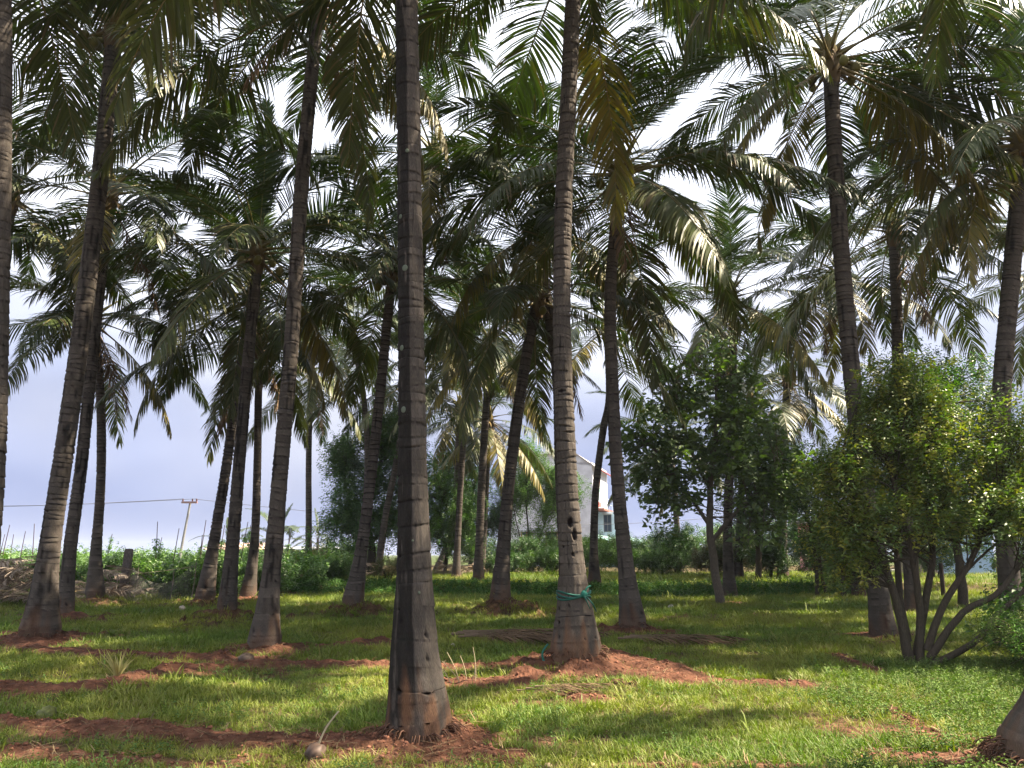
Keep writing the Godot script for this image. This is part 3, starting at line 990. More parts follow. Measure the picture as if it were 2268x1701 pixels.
# stems: [[points], foot radius, tip radius]; blobs: [centre, radii, twigs, leaves a twig]
func broad_tree(called: String, label: String, category: String, at: Vector3, stems: Array, blobs: Array, leaves: Array, size: float, tints: Array, sed: int, bark: Color, group := "", loose := 0.2, singles := 0, single_mesh: Mesh = null) -> Node3D:
	var o := thing(called, label, category, at, group)
	if called == "broadleaf_tree":
		o.scale = Vector3(1.08, 1.14, 1.08)
	rng.seed = sed
	var pts := []
	for s in stems:
		var curve := Curve3D.new()
		for k in s[0].size():
			var t: Vector3 = (s[0][mini(k + 1, s[0].size() - 1)] - s[0][maxi(k - 1, 0)]) / 5.0
			curve.add_point(s[0][k], -t, t)
		var line := curve.get_baked_points()
		var n := clampi(int(curve.get_baked_length() / 0.16), 5, 30)
		var path := PackedVector3Array()
		for k in n + 1:
			var q: Vector3 = curve.sample_baked(curve.get_baked_length() * k / n, true) + Vector3(rng.randf_range(-1, 1), 0, rng.randf_range(-1, 1)) * s[1] * 0.12
			path.append(q)
			if k > n / 3:
				pts.append(q)
		var g := Geo.new()
		g.tube(path, taper(s[1], s[2], n + 1), 9, bark, bark * 0.9)
		part("trunk" if s == stems[0] else "limb", g.mesh(M.bark), o)
	var twigs := Geo.new()
	var where := []
	var hue := []
	for b in blobs:
		var c: Vector3 = b[0]
		var r: Vector3 = b[1]
		for k in int(b[2]):
			var d := Vector3(rng.randfn(), rng.randfn(), rng.randfn()).normalized() * pow(rng.randf(), 0.42)
			var tip := c + d * r
			var from: Vector3 = pts[0]
			var best := 1e9
			for j in 14:
				var q: Vector3 = pts[rng.randi() % pts.size()]
				var far := q.distance_to(tip) + 0.6 * maxf(0.0, q.y - tip.y)
				if far < best:
					best = far
					from = q
			var line := bent(from, tip, Vector3(0, best * 0.1, 0), 6)
			twigs.tube(line, taper(0.006 + 0.008 * best, 0.003, 7), 4, bark * 0.9, bark * 0.8)
			for j in int(b[3]):
				var t := 1.0 - 0.5 * pow(rng.randf(), 1.6)
				var q: Vector3 = from.lerp(tip, t) + Vector3(0, best * 0.1, 0) * sin(PI * t) + Vector3(rng.randfn(), rng.randfn() * 0.8, rng.randfn()) * loose
				var s := size * rng.randf_range(0.7, 1.25)
				where.append(Transform3D(Basis.from_euler(Vector3(rng.randf_range(-0.7, 0.7), rng.randf() * TAU, rng.randf_range(-0.7, 0.7))).scaled(Vector3(s, s, s)), q))
				var tint: Color = tints[rng.randi() % tints.size()] * rng.randf_range(0.8, 1.2)
				tint.a = 1.0
				hue.append(tint)
	part("branches", twigs.mesh(M.bark), o)
	# the leaves that show largest, facing the viewer, one by one
	if singles > 0:
		var order := range(where.size())
		order.sort_custom(func(a, b): return where[a].origin.z > where[b].origin.z)
		for k in singles:
			var t: Transform3D = where[order[k * 2]]
			part("leaf", single_mesh, o).transform = t.scaled_local(Vector3.ONE * 1.15)
	var sets := []
	var tone := []
	for k in leaves.size():
		sets.append([])
		tone.append([])
	for k in where.size():
		sets[k % leaves.size()].append(where[k])
		tone[k % leaves.size()].append(hue[k])
	for k in leaves.size():
		scatter("crown", leaves[k], sets[k], tone[k], o)
	return o


func build_trees() -> void:
	var big := [sprig(5, 0.62, 0.25, 31, M.leaf, 0.25), sprig(6, 0.66, 0.22, 32, M.leaf, 0.1)]
	var small := [sprig(9, 0.5, 0.3, 33, M.leaf, 0.15), sprig(10, 0.46, 0.34, 34, M.leaf, 0.25)]
	var tiny := [sprig(12, 0.4, 0.3, 35, M.soft_leaf, 0.1), sprig(13, 0.36, 0.33, 36, M.soft_leaf, 0.2)]
	M.big = big
	M.small = small
	M.tiny = tiny
	M.ground_leaf = sprig(9, 0.5, 0.3, 37, M.soft_leaf, 0.15)
	var brown := Color(0.095, 0.077, 0.058)
	var gloom := brown
	var pale := Color(0.2, 0.165, 0.13)
	rng.seed = 3
	var one := Geo.new()
	leaf_into(one, Vector3.ZERO, Vector3(0.7, 0.3, 0.6).normalized(), 1.0, 0.66, 0.14, 1.0, Color(0.14, 0.21, 0.075))
	# large-leaved tree right of the middle
	var at := Vector3(5.65, gy(5.65, -21.6), -21.6)
	broad_tree("broadleaf_tree", "large-leaved young tree with pale straight trunk on the turf", "tree", at,
		[[[Vector3(0, -0.1, 0), Vector3(-0.1, 0.9, 0), Vector3(-0.16, 1.9, 0), Vector3(-0.05, 3.2, 0), Vector3(0.15, 4.6, 0.1), Vector3(0.2, 5.8, 0)], 0.12, 0.03],
		[[Vector3(-0.12, 1.5, 0), Vector3(0.5, 2.2, 0.2), Vector3(1.3, 2.9, 0.3), Vector3(1.8, 3.6, 0.1)], 0.06, 0.02],
		[[Vector3(-0.14, 1.8, 0), Vector3(-0.8, 2.7, 0.2), Vector3(-1.5, 3.6, 0.3), Vector3(-2.2, 4.2, 0.1)], 0.055, 0.015],
		[[Vector3(-0.05, 2.6, 0), Vector3(-0.5, 3.8, -0.3), Vector3(-0.9, 5.0, 0.2), Vector3(-1.0, 5.8, 0)], 0.05, 0.015]],
		[[Vector3(0.2, 5.3, 0), Vector3(1.2, 1.4, 1.1), 26, 7], [Vector3(-0.8, 5.0, 0), Vector3(1.1, 1.2, 1.0), 25, 7], [Vector3(1.1, 4.2, 0.2), Vector3(1.2, 1.0, 1.1), 26, 7],
		[Vector3(-1.4, 3.8, 0.2), Vector3(1.2, 0.9, 1.0), 30, 7], [Vector3(0.0, 3.3, 0.4), Vector3(1.5, 1.1, 1.1), 34, 7], [Vector3(1.6, 2.6, 0.3), Vector3(1.2, 0.8, 0.9), 36, 7],
		[Vector3(-1.2, 2.5, 0.3), Vector3(1.1, 0.8, 0.8), 26, 7], [Vector3(0.9, 1.5, 0.4), Vector3(0.7, 0.5, 0.5), 12, 6], [Vector3(-2.3, 3.4, 0.2), Vector3(0.5, 0.9, 0.4), 8, 6]],
		big, 0.19, [Color(0.13, 0.19, 0.075), Color(0.145, 0.21, 0.08), Color(0.19, 0.27, 0.07), Color(0.115, 0.165, 0.07)], 501, pale, "", 0.16, 280, one.mesh(M.leaf))
	# multi-stemmed bush on the right, with yellowish leaves
	at = Vector3(5.6, gy(5.6, -11.4), -11.4)
	broad_tree("bushy_tree", "many-stemmed dark-branched bush with small yellowish leaves on the right", "tree", at,
		[[[Vector3(0, -0.1, 0), Vector3(-0.05, 0.4, 0), Vector3(-0.18, 1.2, 0), Vector3(-0.5, 2.1, 0), Vector3(-0.75, 2.9, 0.1)], 0.075, 0.02],
		[[Vector3(0.1, 0.0, 0.05), Vector3(0.2, 0.6, 0), Vector3(0.15, 1.4, 0.1), Vector3(0.0, 2.4, 0.1), Vector3(-0.1, 3.4, 0)], 0.06, 0.02],
		[[Vector3(0.15, 0.1, -0.1), Vector3(0.35, 0.8, -0.1), Vector3(0.55, 1.6, -0.1), Vector3(0.5, 2.6, 0), Vector3(0.6, 3.6, 0)], 0.06, 0.02],
		[[Vector3(0.2, 0.2, 0.1), Vector3(0.5, 0.8, 0.1), Vector3(0.9, 1.4, 0.2), Vector3(1.3, 2.0, 0.1), Vector3(1.8, 2.7, 0)], 0.055, 0.02],
		[[Vector3(0.2, 0.1, 0.15), Vector3(0.7, 0.7, 0.2), Vector3(1.2, 1.0, 0.3), Vector3(1.7, 1.5, 0.2), Vector3(2.4, 1.9, 0.1)], 0.055, 0.018],
		[[Vector3(0.15, 0.0, 0.2), Vector3(0.8, 0.35, 0.3), Vector3(1.2, 0.75, 0.3), Vector3(1.9, 1.25, 0.4), Vector3(2.7, 1.4, 0.4)], 0.05, 0.015],
		[[Vector3(0.05, 0.3, -0.1), Vector3(0.1, 1.0, -0.3), Vector3(0.3, 1.9, -0.5), Vector3(0.9, 2.8, -0.6)], 0.05, 0.02]],
		[[Vector3(-0.6, 2.4, 0.1), Vector3(0.8, 0.8, 0.7), 62, 9], [Vector3(0.2, 3.1, 0), Vector3(0.95, 0.9, 0.8), 86, 9], [Vector3(1.1, 3.0, 0), Vector3(1.1, 1.0, 0.9), 95, 9],
		[Vector3(2.0, 2.4, 0.1), Vector3(1.0, 0.9, 0.9), 88, 9], [Vector3(0.8, 2.0, 0.3), Vector3(1.2, 0.6, 0.7), 58, 9], [Vector3(2.6, 1.8, 0.3), Vector3(0.9, 0.7, 0.6), 90, 10],
		[Vector3(-0.9, 1.5, 0.1), Vector3(0.4, 0.7, 0.4), 60, 9], [Vector3(0.3, 3.9, 0), Vector3(0.7, 0.6, 0.5), 60, 9]],
		small, 0.072, [Color(0.12, 0.18, 0.04), Color(0.17, 0.225, 0.042), Color(0.28, 0.28, 0.045), Color(0.1, 0.16, 0.04)], 502, gloom, "", 0.11)
	# green tree behind it, with pale blossom
	at = Vector3(11.6, gy(11.6, -20.5), -20.5)
	broad_tree("flowering_tree", "green tree with yellow-white blossom tips behind the right bush", "tree", at,
		[[[Vector3(0, -0.1, 0), Vector3(0, 1.5, 0), Vector3(-0.2, 3.2, 0), Vector3(-0.6, 5.0, 0)], 0.13, 0.03], [[Vector3(0, 1.6, 0), Vector3(0.8, 3.0, 0.1), Vector3(1.5, 4.2, 0)], 0.08, 0.02]],
		[[Vector3(-0.9, 5.3, 0), Vector3(1.5, 1.8, 1.3), 150, 10], [Vector3(0.6, 5.0, 0), Vector3(1.5, 1.9, 1.3), 150, 10], [Vector3(1.8, 3.4, 0), Vector3(1.3, 1.4, 1.2), 80, 8], [Vector3(-0.6, 2.8, 0.3), Vector3(1.8, 1.2, 1.2), 110, 8], [Vector3(0.9, 2.0, 0.4), Vector3(1.6, 0.9, 1.0), 60, 8]],
		small, 0.09, [Color(0.055, 0.13, 0.03), Color(0.075, 0.165, 0.035), Color(0.1, 0.2, 0.04), Color(0.2, 0.2, 0.06)], 503, brown, "", 0.17)
	# dark leafy stand between the two leafy trees
	at = Vector3(10.2, gy(10.2, -24.5), -24.5)
	broad_tree("shade_tree", "dark leafy tree with several thin trunks between large-leaved tree and bush", "tree", at,
		[[[Vector3(0, -0.1, 0), Vector3(0.05, 1.2, 0), Vector3(-0.2, 2.6, 0), Vector3(-0.4, 3.8, 0)], 0.09, 0.03], [[Vector3(-0.9, -0.1, 0.2), Vector3(-0.85, 1.3, 0.2), Vector3(-1.0, 3.0, 0)], 0.07, 0.03],
		[[Vector3(0.8, -0.1, 0.3), Vector3(0.9, 1.3, 0.2), Vector3(0.7, 3.0, 0)], 0.08, 0.03], [[Vector3(-0.4, -0.1, -0.3), Vector3(-0.5, 1.5, -0.3), Vector3(0, 3.2, 0)], 0.06, 0.03]],
		[[Vector3(-0.8, 3.4, 0), Vector3(1.4, 1.5, 1.1), 110, 8], [Vector3(0.6, 3.6, 0), Vector3(1.4, 1.6, 1.1), 120, 8], [Vector3(-0.2, 2.0, 0.4), Vector3(1.9, 0.9, 0.8), 90, 8]],
		small, 0.085, [Color(0.04, 0.085, 0.022), Color(0.05, 0.11, 0.028), Color(0.065, 0.13, 0.03)], 504, gloom, "", 0.18)
	at = Vector3(9.0, gy(9, -29.0), -29.0)
	broad_tree("shade_tree", "dense dark tree right behind the large-leaved tree", "tree", at,
		[[[Vector3(0, -0.1, 0), Vector3(0.1, 1.6, 0), Vector3(-0.1, 3.4, 0), Vector3(0.2, 5.0, 0)], 0.13, 0.03], [[Vector3(0, 1.4, 0), Vector3(1.0, 2.8, 0), Vector3(1.6, 4.0, 0)], 0.08, 0.02]],
		[[Vector3(-0.6, 4.6, 0), Vector3(1.6, 1.7, 1.2), 110, 8], [Vector3(1.0, 4.2, 0), Vector3(1.6, 1.7, 1.2), 110, 8], [Vector3(0.2, 2.4, 0.3), Vector3(2.1, 1.1, 1.0), 100, 8]],
		small, 0.1, [Color(0.055, 0.105, 0.03), Color(0.07, 0.135, 0.035)], 511, brown, "", 0.2)
	at = Vector3(13.2, gy(13.2, -26.0), -26.0)
	broad_tree("shade_tree", "dense green tree behind the bush near the earth road", "tree", at,
		[[[Vector3(0, -0.1, 0), Vector3(0.1, 1.6, 0), Vector3(-0.1, 3.0, 0), Vector3(0.2, 4.6, 0)], 0.12, 0.03], [[Vector3(-0.8, -0.1, 0.2), Vector3(-0.9, 1.4, 0), Vector3(-1.0, 3.0, 0)], 0.08, 0.03]],
		[[Vector3(-0.7, 4.4, 0), Vector3(1.6, 1.6, 1.2), 110, 8], [Vector3(1.0, 4.0, 0), Vector3(1.7, 1.6, 1.2), 110, 8], [Vector3(0.0, 2.6, 0.3), Vector3(2.1, 1.0, 1.0), 90, 8]],
		small, 0.095, [Color(0.07, 0.135, 0.035), Color(0.09, 0.17, 0.04)], 512, brown, "", 0.2)
	# blue-green tree left of the central trunk
	at = Vector3(-5.9, gy(-5.9, -32.5), -32.5)
	broad_tree("feathery_tree", "tall blue-green fine-leaved tree left of the central trunk", "tree", at,
		[[[Vector3(0, -0.1, 0), Vector3(0.1, 1.0, 0), Vector3(-0.1, 2.6, 0), Vector3(0.3, 4.5, 0), Vector3(0.6, 6.0, 0)], 0.2, 0.03], [[Vector3(0, 1.3, 0), Vector3(-0.8, 2.8, 0), Vector3(-1.3, 4.6, 0)], 0.1, 0.02], [[Vector3(0, 1.3, 0), Vector3(0.9, 2.4, 0), Vector3(1.8, 4.0, 0)], 0.1, 0.02]],
		[[Vector3(0.7, 5.9, 0), Vector3(1.5, 1.3, 1.4), 110, 8], [Vector3(-1.1, 4.9, 0), Vector3(1.2, 1.1, 1.2), 90, 8], [Vector3(1.4, 4.3, 0), Vector3(1.5, 1.4, 1.3), 110, 8], [Vector3(-0.2, 3.2, 0.3), Vector3(1.6, 1.2, 1.2), 100, 8], [Vector3(-1.2, 1.7, 0.4), Vector3(1.0, 0.9, 0.9), 60, 8], [Vector3(0.6, 1.8, 0.4), Vector3(1.5, 1.0, 0.9), 90, 8]],
		tiny, 0.135, [Color(0.09, 0.16, 0.06), Color(0.1, 0.18, 0.065), Color(0.12, 0.2, 0.06)], 505, gloom, "", 0.2)
	# bright shrub right of the central trunk
	at = Vector3(-2.9, gy(-2.9, -33.5), -33.5)
	broad_tree("green_shrub", "bright green leafy shrub just right of the central trunk", "shrub", at,
		[[[Vector3(0, -0.1, 0), Vector3(0.1, 1.0, 0), Vector3(-0.2, 2.4, 0), Vector3(0, 3.6, 0)], 0.09, 0.02], [[Vector3(0, 0.5, 0), Vector3(0.6, 1.6, 0), Vector3(1.1, 2.6, 0)], 0.06, 0.02]],
		[[Vector3(-0.3, 3.4, 0), Vector3(1.1, 1.2, 1.0), 90, 8], [Vector3(0.7, 2.5, 0), Vector3(1.3, 1.2, 1.0), 110, 8], [Vector3(-0.6, 1.8, 0.2), Vector3(1.2, 1.0, 0.9), 90, 8], [Vector3(0.8, 1.2, 0.3), Vector3(1.1, 0.7, 0.7), 60, 8]],
		small, 0.085, [Color(0.09, 0.19, 0.035), Color(0.12, 0.23, 0.04), Color(0.065, 0.14, 0.03)], 506, brown, "", 0.17)
	at = Vector3(-2.2, gy(-2.2, -42), -42)
	broad_tree("shade_tree", "dark rounded tree behind the bright green shrub", "tree", at,
		[[[Vector3(0, -0.1, 0), Vector3(0.1, 1.6, 0), Vector3(0, 3.4, 0), Vector3(0.3, 5.2, 0)], 0.18, 0.04], [[Vector3(0, 1.6, 0), Vector3(1.4, 3, 0), Vector3(2.0, 4.0, 0)], 0.1, 0.03]],
		[[Vector3(-1.0, 4.6, 0), Vector3(2.2, 2.0, 1.6), 160, 8], [Vector3(1.6, 3.6, 0), Vector3(2.0, 1.8, 1.5), 140, 8], [Vector3(0, 2.0, 0.3), Vector3(2.8, 1.2, 1.2), 140, 8]],
		small, 0.12, [Color(0.045, 0.1, 0.03), Color(0.06, 0.13, 0.035), Color(0.075, 0.15, 0.04)], 507, gloom, "", 0.24)
	# thin pale tree in front of the house
	at = Vector3(1.25, gy(1.25, -41), -41)
	broad_tree("slender_tree", "slender pale green feathery tree before the white house", "tree", at,
		[[[Vector3(-0.3, -0.1, 0), Vector3(-0.4, 2.0, 0), Vector3(-0.5, 4.0, 0), Vector3(-0.3, 6.2, 0)], 0.06, 0.015], [[Vector3(-0.2, 0, 0.1), Vector3(0.2, 1.6, 0), Vector3(0.7, 3.2, 0), Vector3(1.0, 5.0, 0)], 0.05, 0.012],
		[[Vector3(-0.4, 0, 0.1), Vector3(-0.9, 2.0, 0), Vector3(-1.3, 3.8, 0)], 0.05, 0.012], [[Vector3(0.1, 0, 0), Vector3(0.8, 1.5, 0), Vector3(1.5, 2.4, 0)], 0.04, 0.01]],
		[[Vector3(-0.4, 5.6, 0), Vector3(0.9, 1.1, 0.8), 80, 7], [Vector3(0.8, 4.5, 0), Vector3(0.9, 1.0, 0.8), 80, 7], [Vector3(-0.7, 4.0, 0), Vector3(0.9, 0.9, 0.8), 70, 7], [Vector3(0.9, 3.0, 0), Vector3(1.0, 0.9, 0.8), 70, 7], [Vector3(1.9, 3.6, 0), Vector3(0.7, 1.2, 0.6), 50, 7], [Vector3(0.2, 1.2, 0.2), Vector3(1.3, 0.9, 0.8), 60, 7]],
		tiny, 0.12, [Color(0.15, 0.25, 0.075), Color(0.18, 0.29, 0.085), Color(0.13, 0.22, 0.065)], 508, brown, "", 0.24)
	build_shrubs()


func low_shrub(called: String, label: String, x: float, z: float, r: Vector3, n: int, leaves: Array, size: float, tints: Array, sed: int, group := "") -> void:
	var stems := []
	rng.seed = sed + 1
	for k in 5:
		var a := rng.randf() * TAU
		stems.append([[Vector3(cos(a) * 0.1, -0.05, sin(a) * 0.1), Vector3(cos(a) * r.x * 0.25, r.y * 0.7, sin(a) * r.z * 0.25), Vector3(cos(a) * r.x * 0.55, r.y * 1.3, sin(a) * r.z * 0.55)], 0.025, 0.008])
	broad_tree(called, label, "shrub", Vector3(x, gy(x, z), z), stems, [[Vector3(0, r.y * 0.95, 0), r, n, 8]], leaves, size, tints, sed, Color(0.09, 0.075, 0.05), group, 0.12)


func build_shrubs() -> void:
	var dark := [Color(0.05, 0.11, 0.03), Color(0.07, 0.145, 0.035)]
	var fresh := [Color(0.11, 0.2, 0.05), Color(0.14, 0.24, 0.055), Color(0.09, 0.17, 0.045)]
	var dull := [Color(0.12, 0.13, 0.06), Color(0.09, 0.12, 0.04), Color(0.17, 0.13, 0.07)]
	low_shrub("hedge_shrub", "leafy green shrub at the foot of the white house wall", 2.7, -36.5, Vector3(1.4, 0.75, 0.9), 130, M.small, 0.09, fresh, 601)
	low_shrub("hedge_shrub", "dark shrub under the slender pale tree by the bank", 0.6, -36.0, Vector3(1.2, 0.8, 0.8), 110, M.small, 0.09, dark, 602)
	low_shrub("hedge_shrub", "green shrub right of the curved distant palm on the bank", 5.0, -35.5, Vector3(1.5, 0.9, 0.9), 140, M.small, 0.09, fresh, 603)
	low_shrub("hedge_shrub", "round green shrub left of the large-leaved tree's trunk", 7.3, -34.5, Vector3(1.5, 1.1, 1.0), 150, M.small, 0.095, dark, 604)
	low_shrub("hedge_shrub", "brownish green shrub right behind the large-leaved tree's trunk", 9.4, -33.0, Vector3(1.3, 1.0, 0.9), 110, M.small, 0.09, dull, 605)
	low_shrub("dry_shrub", "dry pinkish brown brush by the thin straight distant palm", -8.0, -31.5, Vector3(0.75, 0.5, 0.6), 70, M.tiny, 0.07, [Color(0.25, 0.16, 0.11), Color(0.2, 0.15, 0.08)], 606)
	low_shrub("dry_shrub", "yellowish dry brush beside the ragged leaning palm", -6.4, -29.5, Vector3(0.9, 0.4, 0.6), 80, M.tiny, 0.06, [Color(0.2, 0.2, 0.07), Color(0.16, 0.19, 0.06)], 607)
	low_shrub("dry_shrub", "grey-brown dry brush left of the big central trunk on the bank", -4.6, -29.5, Vector3(0.7, 0.4, 0.5), 60, M.tiny, 0.06, dull, 608)
	low_shrub("hedge_shrub", "dark low shrub behind the twin grey palms", -1.2, -37.5, Vector3(1.6, 0.8, 0.8), 120, M.small, 0.1, dark, 609)
	low_shrub("undergrowth_shrub", "twiggy low shrub at the foot of the right bush", 7.05, -10.4, Vector3(1.15, 0.45, 0.7), 200, M.tiny, 0.042, [Color(0.06, 0.12, 0.03), Color(0.09, 0.15, 0.04), Color(0.12, 0.15, 0.05)], 610)
	low_shrub("undergrowth_shrub", "leafy weed clump at the right edge before the pale palm foot", 6.95, -9.2, Vector3(1.0, 0.4, 0.7), 170, M.tiny, 0.045, fresh, 611)
	low_shrub("undergrowth_shrub", "broad-leaved weeds right of the bush stems by the palm", 8.3, -12.6, Vector3(0.8, 0.45, 0.6), 80, M.big, 0.11, dark, 612)
	low_shrub("hedge_shrub", "dark green shrub at the far right beyond the earth road", 16.5, -31.0, Vector3(2.2, 1.6, 1.2), 200, M.small, 0.1, dark, 613)
	low_shrub("hedge_shrub", "tall green shrub before the pink wall", 13.2, -29.0, Vector3(1.0, 1.5, 0.9), 130, M.small, 0.09, dark, 614)
	low_shrub("hedge_shrub", "far green bush right of the white house under the awning", 11.5, -56.0, Vector3(2.6, 1.2, 1.2), 150, M.small, 0.14, dark, 630)
	low_shrub("hedge_shrub", "far hazy bush seen beneath the large-leaved tree", 16.0, -58.0, Vector3(3.2, 1.6, 1.4), 190, M.small, 0.15, fresh, 631)
	low_shrub("hedge_shrub", "far dark bush between large-leaved tree and pink house", 22.0, -60.0, Vector3(3.6, 2.2, 1.6), 220, M.small, 0.15, dark, 632)
	low_shrub("hedge_shrub", "leafy clump behind the palm right of the roped one", 4.2, -40.0, Vector3(1.6, 1.0, 0.9), 130, M.small, 0.1, fresh, 633)
	low_shrub("hedge_shrub", "broad dark bush behind the pink house", 27.0, -50.0, Vector3(4.0, 2.6, 1.6), 240, M.small, 0.15, dark, 634)
	low_shrub("hedge_shrub", "green hedge clump behind the blue-green tree", -8.0, -40.0, Vector3(1.8, 0.8, 0.9), 120, M.small, 0.11, fresh, 635)
	low_shrub("hedge_shrub", "dark shrub left of the black-trunked distant palm", 9.9, -30.6, Vector3(1.0, 0.9, 0.8), 110, M.small, 0.09, dark, 640)
	low_shrub("hedge_shrub", "dark bushy shrub right of the black-trunked distant palm", 11.6, -29.6, Vector3(1.2, 1.0, 0.8), 130, M.small, 0.09, dark, 641)
	low_shrub("hedge_shrub", "low dark shrub between the thin trunks before the pink house", 11.2, -26.2, Vector3(1.0, 0.7, 0.6), 100, M.small, 0.08, dark, 642)
	low_shrub("hedge_shrub", "low leafy shrub on the bank below the white house", 1.7, -35.0, Vector3(1.3, 0.5, 0.6), 100, M.small, 0.09, fresh, 643)
	low_shrub("hedge_shrub", "low leafy shrub on the bank right of the white house", 6.2, -33.5, Vector3(1.4, 0.55, 0.6), 110, M.small, 0.09, fresh, 644)
	low_shrub("hedge_shrub", "low shrub on the bank behind the high red mound palm", -0.4, -33.0, Vector3(1.2, 0.45, 0.5), 90, M.small, 0.085, dark, 645)
	low_shrub("hedge_shrub", "low shrub behind the palm at the large-leaved tree", 8.2, -31.5, Vector3(1.2, 0.7, 0.6), 110, M.small, 0.09, dull, 646)
	low_shrub("hedge_shrub", "green shrub beyond the bush near the right edge", 14.4, -22.0, Vector3(1.2, 0.8, 0.7), 110, M.small, 0.085, fresh, 647)
	# foliage along the left boundary: leafy creepers over the fence
	low_shrub("fence_shrub", "bean creeper tumbling over the net by the concrete post", -9.6, -22.7, Vector3(1.1, 0.55, 0.5), 110, M.big, 0.1, fresh, 620)
	low_shrub("fence_shrub", "leafy creeper between the net and the pale slanting palm", -8.8, -23.4, Vector3(0.9, 0.7, 0.5), 110, M.big, 0.1, fresh, 621)
	low_shrub("fence_shrub", "dark leafy creeper behind the thin curved palm", -7.6, -24.4, Vector3(1.0, 0.6, 0.5), 110, M.small, 0.08, dark, 622)
	low_shrub("fence_shrub", "green creeper right of the tall dark palm by the dry fronds", -6.6, -28.5, Vector3(1.2, 0.45, 0.6), 110, M.small, 0.08, fresh, 623)
	low_shrub("fence_shrub", "leafy bean plants at the left edge above the frond heap", -14.5, -24.6, Vector3(1.6, 0.65, 0.6), 150, M.big, 0.1, fresh, 624)
	low_shrub("fence_shrub", "bean plants behind the pale sunlit palm", -12.0, -24.8, Vector3(1.3, 0.65, 0.6), 130, M.big, 0.1, fresh, 625)
	# creeping cover on the bank and weeds in the right foreground
	rng.seed = 640
	var where := []
	var hue := []
	while where.size() < 5200:
		var x := rng.randf_range(-8.5, 12.5)
		var edge := -25.5 + 0.6 * sin(x * 0.35) + 0.5 * sin(x * 0.13 + 1.0) - (maxf(0.0, -6.5 - x)) * 1.5
		var z := edge - 0.45 + rng.randfn() * 0.55
		var s := rng.randf_range(0.05, 0.1)
		where.append(Transform3D(Basis.from_euler(Vector3(rng.randf_range(-0.8, 0.8), rng.randf() * TAU, rng.randf_range(-0.8, 0.8))).scaled(Vector3(s, s, s)), Vector3(x, gy(x, z) + rng.randf() * 0.05, z)))
		hue.append(Color(0.055, 0.12, 0.03) * rng.randf_range(0.7, 1.5))
	tag(scatter("bank_creeper", M.ground_leaf, where, hue, self), "dark creeping plants covering the low bank across the grove", "ground cover")
	where = []
	hue = []
	while where.size() < 5200:
		var d := rng.randf_range(5.2, 11.5)
		var x := d * rng.randf_range(0.36, 0.8)
		var z := -d
		var keep := smoothstep(-0.25, 0.3, (x / d - 0.47) * 3.0 + 0.6 * fine.get_noise_2d(x * 2.0 + 5.0, z * 2.0))
		if rng.randf() > keep or field(bare, x, z) > 0.5 + 0.4 * rng.randf():
			continue
		var s := rng.randf_range(0.022, 0.05)
		where.append(Transform3D(Basis.from_euler(Vector3(rng.randf_range(-0.6, 0.6), rng.randf() * TAU, rng.randf_range(-0.6, 0.6))).scaled(Vector3(s, s, s)), Vector3(x, gy(x, z) + rng.randf() * 0.06, z)))
		hue.append(Color(0.12, 0.18, 0.05) * rng.randf_range(0.75, 1.4))
	tag(scatter("creeping_weeds", M.ground_leaf, where, hue, self), "small-leaved creeping weeds in the right foreground", "ground cover")
	where = []
	hue = []
	while where.size() < 3800:
		var d := 5.0 + 17.0 * sqrt(rng.randf()) * rng.randf()
		var x := rng.randf_range(-0.74, 0.74) * d
		var keep := smoothstep(0.05, 0.35, fine.get_noise_2d(x * 1.3 + 60.0, -d * 1.3))
		if rng.randf() > keep + 0.06 or field(bare, x, -d) > 0.45:
			continue
		var s := rng.randf_range(0.018, 0.04)
		where.append(Transform3D(Basis.from_euler(Vector3(rng.randf_range(-0.4, 0.4), rng.randf() * TAU, rng.randf_range(-0.4, 0.4))).scaled(Vector3(s, s, s)), Vector3(x, gy(x, -d) + 0.01, -d)))
		hue.append(Color(0.085, 0.15, 0.04) * rng.randf_range(0.75, 1.5))
	tag(scatter("turf_weeds", M.ground_leaf, where, hue, self), "small broad-leaved weeds mixed into the turf", "ground cover")

